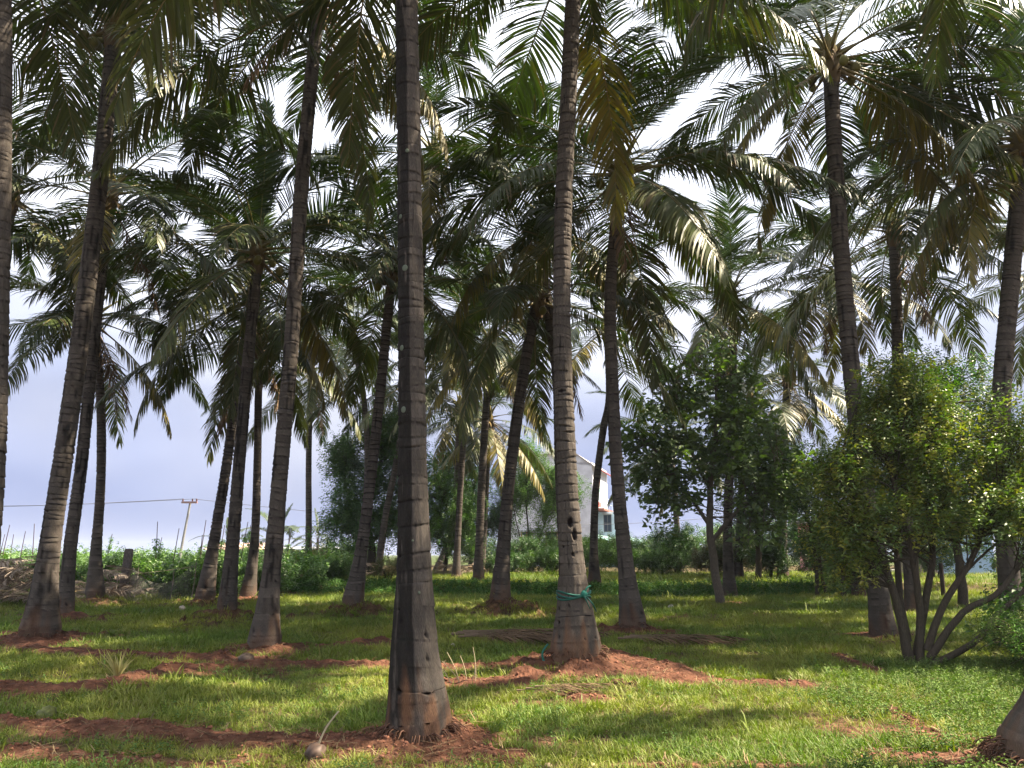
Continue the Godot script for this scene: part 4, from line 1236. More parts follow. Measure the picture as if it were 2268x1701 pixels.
# ------------------------------------------------------------------ field and boundary
func build_field() -> void:
	var fresh := [Color(0.12, 0.22, 0.06), Color(0.15, 0.26, 0.07), Color(0.095, 0.185, 0.055)]
	rng.seed = 700
	var where := []
	var hue := []
	while where.size() < 15000:
		var z := -26.0 - 34.0 * pow(rng.randf(), 1.7)
		var x := rng.randf_range(z * 0.95 - 4.0, -6.2 + (z + 26.0) * 0.12)
		var row := absf(fposmod(z + 0.25 * sin(x * 0.3), 1.3) - 0.65) / 0.65
		if row > 0.75:
			continue
		var h := (0.92 + 0.75 * fine.get_noise_2d(x * 2.4, z * 3.0) + 0.25 * maxf(0.0, fine.get_noise_2d(x * 9.0, z * 4.0))) * (1.0 - 0.4 * row) * (1.0 if x > -16.0 else 1.08)
		var y := h * (1.0 - rng.randf() * rng.randf() * 0.8)
		var s := rng.randf_range(0.09, 0.15)
		where.append(Transform3D(Basis.from_euler(Vector3(rng.randf_range(-0.7, 0.7), rng.randf() * TAU, rng.randf_range(-0.7, 0.7))).scaled(Vector3(s, s, s)), Vector3(x, gy(x, z) + y, z)))
		hue.append(fresh[rng.randi() % 3] * rng.randf_range(0.8, 1.2))
	tag(scatter("bean_crop", M.big[0], where, hue, self), "rows of green bean plants in the field on the left", "crop")
	# stakes, some with a bean vine climbing them
	var sticks := [[-17.2, -26.5, 2.2, 0.06, 0], [-16.2, -26.0, 2.0, 0.03, 0], [-15.6, -25.6, 2.25, -0.04, 0], [-13.9, -27.0, 1.9, 0.08, 1], [-12.1, -27.0, 1.8, 0.03, 1], [-11.5, -25.5, 2.3, -0.05, 1], [-11.35, -26.2, 2.1, 0.1, 0], [-11.1, -28.0, 1.9, 0.02, 1],
		[-10.6, -27.5, 1.8, 0.05, 1], [-10.3, -25.8, 2.35, 0.06, 0], [-10.0, -26.6, 2.2, 0.09, 1], [-9.9, -28.0, 1.9, -0.04, 1], [-9.25, -29.0, 2.1, 0.07, 0], [-8.9, -25.6, 2.3, 0.1, 1], [-8.75, -26.0, 2.2, 0.02, 1], [-8.4, -27.4, 2.25, 0.04, 1],
		[-8.1, -28.3, 2.1, 0.03, 0], [-7.9, -30.0, 2.0, 0.08, 1], [-7.7, -26.3, 2.1, 0.13, 1], [-7.4, -29.0, 2.0, -0.02, 0], [-18.6, -29.0, 1.9, 0.05, 0], [-18.3, -28.0, 1.9, 0.12, 0], [-9.6, -33.0, 2.6, 0.0, 0], [-8.3, -33.5, 2.5, 0.02, 0]]
	rng.seed = 720
	for s in sticks:
		var g := Geo.new()
		var h: float = s[2]
		var top := Vector3(s[3] * h, h, rng.randf_range(-0.1, 0.1))
		g.tube(bent(Vector3(0, -0.2, 0), top, Vector3(rng.randf_range(-0.06, 0.06), 0, 0), 6), taper(0.024, 0.011, 7), 6, Color(0.13, 0.095, 0.09), Color(0.12, 0.085, 0.09))
		var at := Vector3(s[0], gy(s[0], s[1]), s[1])
		var o: Node3D
		if s[4] == 0:
			o = thing("bean_stake", "bare thin stake rising from the bean field", "stake", at, "bare stakes in the bean field")
			part("pole", g.mesh(M.wood), o)
		else:
			o = thing("bean_stake", "stake wrapped by a climbing bean vine in the field", "stake", at, "vine-covered stakes in the bean field")
			part("pole", g.mesh(M.wood), o)
			var w := []
			var c := []
			var reach := h * rng.randf_range(0.72, 0.92)
			for k in 46:
				var t := pow(rng.randf(), 0.7) * reach
				var q: Vector3 = top * (t / h) + Vector3(rng.randfn(), 0, rng.randfn()) * 0.11 * (1.25 - t / reach)
				var z := rng.randf_range(0.07, 0.11)
				w.append(Transform3D(Basis.from_euler(Vector3(rng.randf_range(-0.6, 0.6), rng.randf() * TAU, rng.randf_range(-0.6, 0.6))).scaled(Vector3(z, z, z)), q))
				c.append(fresh[rng.randi() % 3] * rng.randf_range(0.85, 1.2))
			scatter("vine", M.big[1], w, c, o)
	# young palms far behind the field
	for q in [[-12.6, -42.0, 1.5, 0.62, "young low coconut palm behind the bean field between the crossing pair and tall dark palm"], [-21.0, -58.0, 1.2, 0.6, "hazy young palm behind the field left of the crossing pair"], [-16.4, -66.0, 2.2, 0.62, "small distant palm beside the long low shed"]]:
		var yp := thing("young_palm", q[4], "palm tree", Vector3(q[0], gy(q[0], q[1]), q[1]))
		var gt := Geo.new()
		gt.tube(bent(Vector3(0, -0.1, 0), Vector3(0.05, q[2], 0), Vector3(0.05, 0, 0), 6), taper(0.16, 0.09, 7), 10, Color(0.12, 0.1, 0.08), Color(0.12, 0.1, 0.08))
		part("trunk", gt.mesh(M.trunk), yp)
		crown(yp, Vector3(0.05, q[2] - 0.1, 0), 11, int(q[2] * 100.0), {"size": q[3], "dry": 0})
	rng.seed = 730
	# concrete fence post
	var gp := Geo.new()
	gp.box(Vector3(-0.1, -0.2, -0.08), Vector3(0.1, 1.42, 0.08), Color(0.2, 0.175, 0.16))
	gp.box(Vector3(-0.085, 1.42, -0.065), Vector3(0.085, 1.445, 0.065), Color(0.22, 0.195, 0.18))
	var post := part("concrete_post", gp.mesh(M.concrete), self)
	post.position = Vector3(-11.15, gy(-11.15, -22.8), -22.8)
	post.rotation = Vector3(0, 0.1, -0.035)
	tag(post, "short grey concrete post standing among the dry fronds", "post")
	# utility pole with its wires
	var pp := Vector3(-17.8, gy(-17.8, -42), -42)
	var pole := thing("utility_pole", "leaning concrete utility pole with crossarm in the bean field", "utility pole", pp)
	var g2 := Geo.new()
	var head := Vector3(0.4, 3.62, 0)
	g2.tube(bent(Vector3(0, -0.2, 0), head, Vector3.ZERO, 4), taper(0.085, 0.06, 5), 8, Color(0.33, 0.33, 0.33), Color(0.33, 0.33, 0.33))
	part("pole", g2.mesh(M.concrete), pole)
	var g3 := Geo.new()
	g3.box(Vector3(-0.42, -0.05, -0.05), Vector3(0.42, 0.05, 0.05), Color(0.3, 0.17, 0.15))
	part("crossarm", g3.mesh(M.metal), pole).position = head + Vector3(0, -0.02, 0.12)
	for x in [-0.36, 0.15, 0.38]:
		var g4 := Geo.new()
		g4.tube(PackedVector3Array([Vector3(0, 0, 0), Vector3(0, 0.06, 0), Vector3(0, 0.1, 0), Vector3(0, 0.15, 0)]), PackedFloat32Array([0.02, 0.05, 0.035, 0.02]), 8, Color(0.13, 0.06, 0.05), Color(0.13, 0.06, 0.05))
		part("insulator", g4.mesh(M.metal), pole).position = head + Vector3(x, 0.03, 0.12)
	for w in [[-0.36, -46.0, -38.0, 4.8, 0.9], [0.38, -46.0, -37.5, 4.85, 0.9], [0.15, 22.0, -52.0, 4.3, 1.4]]:
		var g5 := Geo.new()
		var a := pp + head + Vector3(w[0], 0.17, 0.12)
		var b := Vector3(w[1], w[3] + 0.6, w[2])
		g5.tube(bent(a, b, Vector3(0, -w[4], 0), 24), taper(0.012, 0.012, 25), 5, Color(0.09, 0.09, 0.1), Color(0.09, 0.09, 0.1))
		part("wire", g5.mesh(M.wire), pole).position = -pp
	# heaps of dry fronds
	heap("heap of dry grey-brown fronds at the left edge of the grove", -14.0, -21.3, 60, Vector3(2.4, 1.0, 0.7), 801)
	heap("small heap of dry fronds leaning on the concrete post", -11.2, -22.6, 16, Vector3(1.0, 0.8, 0.3), 802)
	heap("dry fronds piled on the bank by the thin straight distant palm", -9.6, -31.0, 16, Vector3(0.9, 0.6, 0.4), 803)
	heap("pinkish dry frond bundle behind the slim palm on the left", -12.4, -22.8, 16, Vector3(0.7, 0.45, 0.3), 804)
	heap("brown dry fronds at the foot of the blue-green tree", -5.2, -28.6, 6, Vector3(0.25, 0.7, 0.25), 805)
	heap("dark dry frond litter behind the twin grey palms", -2.2, -34.0, 8, Vector3(1.3, 0.35, 0.5), 806)
	# grey net sagging between two sticks
	var net := thing("fence_net", "sagging grey net hung between sticks at the field edge", "net", Vector3(-9.75, gy(-9.75, -22.1), -22.1))
	var gn := Geo.new()
	for side in 2:
		for a in 34:
			var u := a / 33.0
			var pts := PackedVector3Array()
			for b in 9:
				var t := b / 8.0
				pts.append(net_at(u, t) if side == 0 else net_at(t, u))
			gn.tube(pts, taper(0.003, 0.003, 9), 3, Color(0.2, 0.2, 0.17), Color(0.2, 0.2, 0.17))
	part("mesh_sheet", gn.mesh(M.net), net)
	for x in [[-0.75, 0.95], [0.25, 0.85], [0.85, 1.1], [-1.3, 0.8]]:
		var gs := Geo.new()
		gs.tube(bent(Vector3(x[0], -0.1, 0.02), Vector3(x[0] + 0.06, x[1], 0), Vector3(0.02, 0, 0), 4), taper(0.016, 0.012, 5), 6, Color(0.3, 0.26, 0.22), Color(0.3, 0.26, 0.22))
		part("stick", gs.mesh(M.wood), net)
	var gr := Geo.new()
	gr.tube(bent(Vector3(-0.75, 0.78, 0.03), Vector3(0.9, 0.98, 0.03), Vector3(0, -0.02, 0), 6), taper(0.012, 0.01, 7), 6, Color(0.33, 0.3, 0.2), Color(0.33, 0.3, 0.2))
	part("rail", gr.mesh(M.wood), net)


func net_at(u: float, t: float) -> Vector3:
	var sag := 4.0 * u * (1.0 - u)
	var top := 0.95 - 0.5 * sag + 0.12 * u
	return Vector3(lerpf(-0.85, 0.85, u) + 0.1 * sin(t * 5.0 + u * 3.0) * t, lerpf(top, 0.03, t), 0.12 * sin(u * 9.0) * (0.3 + t) + 0.12 * t)


func heap(label: String, x: float, z: float, count: int, size: Vector3, sed: int) -> void:
	var o := thing("dry_frond_heap", label, "frond heap", Vector3(x, gy(x, z), z), "heaps of dry fronds")
	rng.seed = sed
	for k in count:
		var f := part("dry_frond", fronds.bleached[rng.randi() % 4], o)
		var a := (0.0 if rng.randf() < 0.5 else PI) + rng.randf_range(-0.8, 0.8)
		var s := rng.randf_range(0.35, 0.62) * clampf(size.x, 0.5, 1.2)
		var tilt := rng.randf_range(-0.2, 0.3)
		var b := Basis(Vector3.UP, a) * Basis(Vector3(0, 0, 1), tilt) * Basis(Vector3.RIGHT, rng.randf_range(-0.6, 0.6))
		var lay := float(k) / count
		f.transform = Transform3D(b.scaled(Vector3(s, s, s)), Vector3(rng.randf_range(-1, 1) * size.x * 0.5 - cos(a) * s * 1.2, 0.08 + lay * size.y, rng.randf_range(-1, 1) * size.z))


# ------------------------------------------------------------------ buildings
func build_buildings() -> void:
	var white := Color(0.62, 0.62, 0.66)
	var o := thing("white_house", "three-storey white house with gable end behind the palms", "house", Vector3(5.1, gy(6, -58) - 0.25, -58))
	o.rotation.y = deg_to_rad(-16)
	# gable block: x 2.3..4.6 local to the scene, seen nearly end on; flat-roofed block to its left
	var wall := Geo.new()
	var L := 2.55      # left of gable
	var R := 4.55
	var zf := 0.0
	var zb := -7.0
	var eave := 7.9
	var top := 8.55
	var px := -3.6
	wall.quad(Vector3(L + px, -0.3, zf), Vector3(R + px, -0.3, zf), Vector3(R + px, eave, zf), Vector3(L + px, eave, zf), white)
	wall.quad(Vector3(R + px, -0.3, zf), Vector3(R + px, -0.3, zb), Vector3(R + px, eave, zb), Vector3(R + px, eave, zf), white)
	wall.quad(Vector3(L + px, -0.3, zb), Vector3(L + px, -0.3, zf), Vector3(L + px, eave, zf), Vector3(L + px, eave, zb), white)
	var m := (L + R) / 2.0 + px - 0.2
	var k := wall.v.size()
	for q in [Vector3(L + px, eave, zf), Vector3(R + px, eave - 0.25, zf), Vector3(m, top, zf)]:
		wall.vert(q, Vector3(0, 0, 1), white)
	wall.tri(k, k + 1, k + 2)
	part("wall", wall.mesh(M.plaster), o)
	var roof := Geo.new()
	roof.quad(Vector3(m, top + 0.06, zf + 0.15), Vector3(R + px + 0.35, eave - 0.4, zf + 0.15), Vector3(R + px + 0.35, eave - 0.4, zb), Vector3(m, top + 0.06, zb), Color(0.5, 0.45, 0.45))
	roof.quad(Vector3(L + px - 0.1, eave + 0.02, zf + 0.15), Vector3(m, top + 0.06, zf + 0.15), Vector3(m, top + 0.06, zb), Vector3(L + px - 0.1, eave + 0.02, zb), Color(0.5, 0.5, 0.52))
	part("roof", roof.mesh(M.paint), o)
	var fascia := Geo.new()
	fascia.tube(PackedVector3Array([Vector3(R + px + 0.36, eave - 0.4, zf + 0.16), Vector3(R + px + 0.36, eave - 0.4, zb)]), PackedFloat32Array([0.06, 0.06]), 4, Color(0.4, 0.1, 0.12), Color(0.4, 0.1, 0.12))
	part("roof_edge", fascia.mesh(M.paint), o)
	var block := Geo.new()
	block.box(Vector3(-5.6, -0.3, -9.0), Vector3(L + px - 0.01, 8.7, -0.6), white)
	part("side_block", block.mesh(M.plaster), o)
	var slab := Geo.new()
	slab.box(Vector3(-5.75, 8.7, -9.2), Vector3(L + px + 0.05, 8.9, -0.35), Color(0.78, 0.78, 0.8))
	part("roof_slab", slab.mesh(M.plaster), o)
	for y in [1.35, 3.1, 4.7, 6.4]:      # floor joints in the render
		var jt := Geo.new()
		jt.box(Vector3(L + px + 0.002, y, 0.0), Vector3(R + px - 0.002, y + 0.035, 0.02), Color(0.62, 0.62, 0.66))
		part("plaster_band", jt.mesh(M.plaster), o)
		var jl := Geo.new()
		jl.box(Vector3(-5.58, y - 0.2, -0.6), Vector3(L + px - 0.02, y - 0.165, -0.58), Color(0.62, 0.62, 0.66))
		part("plaster_band", jl.mesh(M.plaster), o)
	for w in [[-2.35, 1.75, -0.6, 0.9, 1.0, true], [-2.35, 4.4, -0.6, 0.9, 1.0, true], [-0.3, 1.75, 0.0, 0.5, 0.7, false], [-4.3, 1.75, -0.6, 0.9, 1.0, true]]:
		house_window(o, w)
	# coloured panel, ledge and upper porch on the right flank
	var panel := Geo.new()
	var cols := [Color(0.45, 0.12, 0.1), Color(0.55, 0.3, 0.25), Color(0.4, 0.52, 0.58), Color(0.3, 0.45, 0.42), Color(0.55, 0.6, 0.63), Color(0.5, 0.25, 0.22), Color(0.42, 0.52, 0.56)]
	rng.seed = 33
	for a in 7:
		for b in 4:
			var y0 := 4.75 + a * 0.36
			var z0 := -0.7 - b * 0.7
			panel.quad(Vector3(R + px + 0.03, y0, z0), Vector3(R + px + 0.03, y0, z0 - 0.7), Vector3(R + px + 0.03, y0 + 0.36, z0 - 0.7), Vector3(R + px + 0.03, y0 + 0.36, z0), cols[(a + rng.randi() % 2) % 7])
	part("painted_panel", panel.mesh(M.paint), o)
	var ledge := Geo.new()
	ledge.box(Vector3(R + px, 4.35, -5.0), Vector3(R + px + 0.75, 4.5, -0.4), Color(0.32, 0.13, 0.1))
	part("balcony_slab", ledge.mesh(M.plaster), o)
	var porch := Geo.new()
	porch.box(Vector3(R + px, -0.3, -7.5), Vector3(R + px + 1.3, 4.3, -2.2), Color(0.55, 0.66, 0.75))
	part("porch_wall", porch.mesh(M.plaster), o)
	house_window(o, [R + px + 0.72, 2.85, -2.2, 0.6, 1.2, false])
	for z in 4:
		for seg in [[Vector3(R + px + 0.73, 4.5, -0.45 - z * 1.4), Vector3(R + px + 0.73, 5.3, -0.45 - z * 1.4)]]:
			var gb := Geo.new()
			gb.tube(PackedVector3Array(seg), PackedFloat32Array([0.02, 0.02]), 5, Color(0.4, 0.48, 0.55), Color(0.4, 0.48, 0.55))
			part("railing_post", gb.mesh(M.metal), o)
	for y in [4.9, 5.3]:
		var gb := Geo.new()
		gb.tube(PackedVector3Array([Vector3(R + px + 0.73, y, -0.45), Vector3(R + px + 0.73, y, -4.7)]), PackedFloat32Array([0.02, 0.02]), 5, Color(0.4, 0.48, 0.55), Color(0.4, 0.48, 0.55))
		part("railing_bar", gb.mesh(M.metal), o)
	# lean-to roof on the right
	var lean := Geo.new()
	lean.quad(Vector3(R + px + 0.02, 2.35, 0.4), Vector3(R + px + 7.0, 0.95, 0.4), Vector3(R + px + 7.0, 1.45, -4.0), Vector3(R + px + 0.02, 2.85, -4.0), Color(0.16, 0.25, 0.24))
	lean.quad(Vector3(R + px + 0.02, 2.27, 0.4), Vector3(R + px + 7.0, 0.87, 0.4), Vector3(R + px + 7.0, 0.95, 0.4), Vector3(R + px + 0.02, 2.35, 0.4), Color(0.1, 0.13, 0.13))
	part("awning", lean.mesh(M.metal), o)
	for x in [0.15, 1.6, 3.2]:
		var gb := Geo.new()
		gb.tube(PackedVector3Array([Vector3(R + px + x, -0.3, 0.3), Vector3(R + px + x, 2.25 - x * 0.2, 0.3)]), PackedFloat32Array([0.05, 0.05]), 6, Color(0.15, 0.15, 0.16), Color(0.15, 0.15, 0.16))
		part("awning_post", gb.mesh(M.metal), o)
	var inner := Geo.new()
	inner.box(Vector3(R + px + 1.3, -0.3, -6.0), Vector3(R + px + 5.5, 1.6, -2.6), Color(0.5, 0.42, 0.36))
	part("annex_wall", inner.mesh(M.plaster), o)
	# things on the roof
	var dish := thing("satellite_dish", "orange dish on the roof of the white house", "satellite dish", Vector3(3.8, gy(6, -58) + 8.65, -60.0))
	var gd := Geo.new()
	for a in 5:
		for b in 16:
			var pa := TAU * b / 16.0
			var pb := TAU * (b + 1) / 16.0
			var r0 := a * 0.09
			var r1 := (a + 1) * 0.09
			var f := func(r: float, q: float) -> Vector3: return Vector3(cos(q) * r, sin(q) * r * 0.75, r * r * 0.5)
			gd.quad(f.call(r0, pa), f.call(r1, pa), f.call(r1, pb), f.call(r0, pb), Color(0.75, 0.2, 0.07))
	var bowl := part("bowl", gd.mesh(M.paint), dish)
	bowl.position = Vector3(0, 0.5, 0)
	bowl.rotation = Vector3(-0.5, 0.5, 0)
	var gm := Geo.new()
	gm.tube(PackedVector3Array([Vector3(0, -0.02, 0), Vector3(0, 0.5, -0.05)]), PackedFloat32Array([0.04, 0.04]), 6, Color(0.4, 0.4, 0.4), Color(0.4, 0.4, 0.4))
	part("mast", gm.mesh(M.metal), dish)
	var ant := thing("antenna_rod", "thin antenna rod on the flat roof of the white house", "antenna", Vector3(2.4, gy(6, -58) + 8.65, -60.5))
	var ga := Geo.new()
	ga.tube(PackedVector3Array([Vector3(0, -0.02, 0), Vector3(0, 1.7, 0)]), PackedFloat32Array([0.025, 0.015]), 5, Color(0.35, 0.35, 0.37), Color(0.35, 0.35, 0.37))
	part("rod", ga.mesh(M.metal), ant)
	var gf := Geo.new()
	gf.box(Vector3(-0.12, 0.0, -0.12), Vector3(0.12, 0.05, 0.12), Color(0.35, 0.35, 0.37))
	part("foot", gf.mesh(M.metal), ant)
	# pink house and blue painted wall beyond the road on the right
	var pink := thing("pink_house", "pink-walled low house seen between the stems on the right", "house", Vector3(18.4, gy(18.4, -42), -42))
	var gw := Geo.new()
	gw.box(Vector3(-1.6, -0.3, -4.0), Vector3(1.6, 2.6, 0.0), Color(0.62, 0.3, 0.27))
	part("wall", gw.mesh(M.plaster), pink)
	var gq := Geo.new()
	gq.box(Vector3(-1.9, 2.6, -4.3), Vector3(1.9, 2.75, 0.4), Color(0.45, 0.42, 0.4))
	part("roof", gq.mesh(M.concrete), pink)
	var gdo := Geo.new()
	gdo.box(Vector3(-1.2, 0.0, 0.0), Vector3(-0.45, 1.9, 0.03), Color(0.2, 0.12, 0.1))
	part("door", gdo.mesh(M.paint), pink)
	var ramp := Geo.new()
	ramp.box(Vector3(-1.5, -0.25, 0.0), Vector3(1.5, 0.12, 2.2), Color(0.34, 0.32, 0.3))
	part("step", ramp.mesh(M.concrete), pink)
	var blue := thing("blue_wall", "pale blue painted wall with dark scribbles beyond the earth road", "wall", Vector3(19.2, gy(19.2, -34), -34))
	var gbw := Geo.new()
	gbw.box(Vector3(-0.9, -0.2, -0.2), Vector3(1.6, 1.7, 0.0), Color(0.36, 0.5, 0.7))
	part("panel", gbw.mesh(M.plaster), blue)
	var gbb := Geo.new()
	gbb.box(Vector3(-2.6, -0.2, -0.25), Vector3(-0.9, 1.75, 0.02), Color(0.33, 0.28, 0.23))
	part("pier", gbb.mesh(M.concrete), blue)
	rng.seed = 90
	for q in 5:
		var gsq := Geo.new()
		var c := Vector3(rng.randf_range(-0.6, 1.2), rng.randf_range(0.5, 1.3), 0.012)
		var pts := PackedVector3Array()
		for a in 14:
			pts.append(c + Vector3(cos(a * 0.55 + q) * 0.16, sin(a * 0.5) * 0.2, 0))
		gsq.tube(pts, taper(0.014, 0.014, 14), 4, Color(0.05, 0.07, 0.12), Color(0.05, 0.07, 0.12))
		part("scribble", gsq.mesh(M.paint), blue)
	# far low sheds at the left behind the field
	var shed := thing("long_shed", "long low shed with rusty tiled roof far behind the bean field", "shed", Vector3(-27.0, gy(-27, -88), -88))
	var gs := Geo.new()
	gs.box(Vector3(-7.0, -0.5, -4.0), Vector3(7.5, 1.45, 0.0), Color(0.5, 0.5, 0.52))
	part("wall", gs.mesh(M.plaster), shed)
	var gsr := Geo.new()
	gsr.quad(Vector3(-7.4, 1.42, 0.5), Vector3(0.5, 1.42, 0.5), Vector3(0.5, 2.2, -2.0), Vector3(-7.4, 2.2, -2.0), Color(0.36, 0.23, 0.19))
	part("tiled_roof", gsr.mesh(M.paint), shed)
	var gsm := Geo.new()
	gsm.quad(Vector3(0.6, 1.5, 0.6), Vector3(8.0, 1.5, 0.6), Vector3(8.0, 1.75, -4.0), Vector3(0.6, 1.75, -4.0), Color(0.55, 0.56, 0.6))
	part("metal_roof", gsm.mesh(M.metal), shed)
	for w in 5:
		var gwn := Geo.new()
		gwn.box(Vector3(-6.0 + w * 2.6, 0.5, 0.0), Vector3(-5.2 + w * 2.6, 1.1, 0.03), Color(0.1, 0.1, 0.12))
		part("window", gwn.mesh(M.paint), shed)
	# road on the right
	var rd := Geo.new()
	var rp := []
	for a in 41:
		var x := 8.0 + a
		var zc := -27.8 - 0.06 * (x - 12.0) + 0.3 * sin(x * 0.4)
		rp.append([Vector3(x, gy(x, zc + 1.2) + 0.03, zc + 1.1), Vector3(x, gy(x, zc - 1.6) + 0.03, zc - 1.4)])
	for a in 40:
		if rp[a][0].x > 11.0:
			rd.quad(rp[a][0], rp[a + 1][0], rp[a + 1][1], rp[a][1], Color(0.42, 0.27, 0.2))
	structure("earth_road", rd.mesh(M.soil))
	# cut-off posts by the road
	for q in [[11.9, -24.4, 1.25, 0.09], [13.0, -24.0, 1.0, 0.07]]:
		var gt := Geo.new()
		gt.tube(bent(Vector3(0, -0.1, 0), Vector3(0.03, q[2], 0), Vector3.ZERO, 3), taper(q[3], q[3] * 0.9, 4), 8, Color(0.09, 0.07, 0.06), Color(0.09, 0.07, 0.06))
		gt.ball(Vector3(0.03, q[2], 0), Vector3(q[3] * 0.9, 0.02, q[3] * 0.9), Color(0.12, 0.1, 0.08), 4, 8)
		var st := part("fence_stump", gt.mesh(M.wood), self)
		st.position = Vector3(q[0], gy(q[0], q[1]), q[1])
		tag(st, "tall dark wooden post before the pink wall" if q[2] > 1.1 else "shorter dark wooden post right of the tall one by the road", "post")


func house_window(o: Node3D, w: Array) -> void:
	var x: float = w[0]
	var y: float = w[1]
	var z: float = w[2]
	var ww: float = w[3]
	var hh: float = w[4]
	var red := Color(0.22, 0.05, 0.04) if w[5] else Color(0.12, 0.12, 0.13)
	var g := Geo.new()
	g.box(Vector3(x - ww / 2, y, z + 0.004), Vector3(x + ww / 2, y + hh, z + 0.02), Color(0.05, 0.06, 0.09))
	var win := part("window", g.mesh(M.glass), o)
	var f := Geo.new()
	for b in [[-0.5, 0.0, 0.07, 1.0], [0.43, 0.0, 0.07, 1.0], [-0.03, 0.0, 0.06, 1.0]]:
		f.box(Vector3(x + b[0] * ww, y - 0.02, z + 0.022), Vector3(x + (b[0] + b[2]) * ww, y + hh + 0.02, z + 0.07), red)
	f.box(Vector3(x - ww * 0.5, y - 0.06, z + 0.024), Vector3(x + ww * 0.5, y, z + 0.08), red)
	f.box(Vector3(x - ww * 0.5, y + hh, z + 0.024), Vector3(x + ww * 0.5, y + hh + 0.05, z + 0.08), red)
	f.box(Vector3(x - ww * 0.43, y + hh * 0.5, z + 0.026), Vector3(x + ww * 0.43, y + hh * 0.5 + 0.04, z + 0.06), red)
	part("frame", f.mesh(M.paint), win)
	var s := Geo.new()
	s.box(Vector3(x - ww * 0.6, y + hh + 0.07, z + 0.003), Vector3(x + ww * 0.6, y + hh + 0.13, z + 0.22), Color(0.6, 0.6, 0.6))
	part("sunshade", s.mesh(M.plaster), win)


# ------------------------------------------------------------------ small things on the ground
func fallen(called: String, label: String, x: float, z: float, turn: float, kind: int, s: float) -> void:
	var o := thing(called, label, "fallen frond", Vector3(x, gy(x, z) + 0.1, z), "fallen fronds on the turf")
	for k in 3:
		var f := part("frond_blade", fronds.fallen[(kind + k) % 4], o)
		f.transform = Transform3D(Basis(Vector3.UP, turn + 0.09 * (k - 1)) * Basis(Vector3(0, 0, 1), -0.02) * Basis.from_scale(Vector3(s, s * 0.7, s * 0.6)), Vector3(0.1 * k, 0.02 * k, 0))


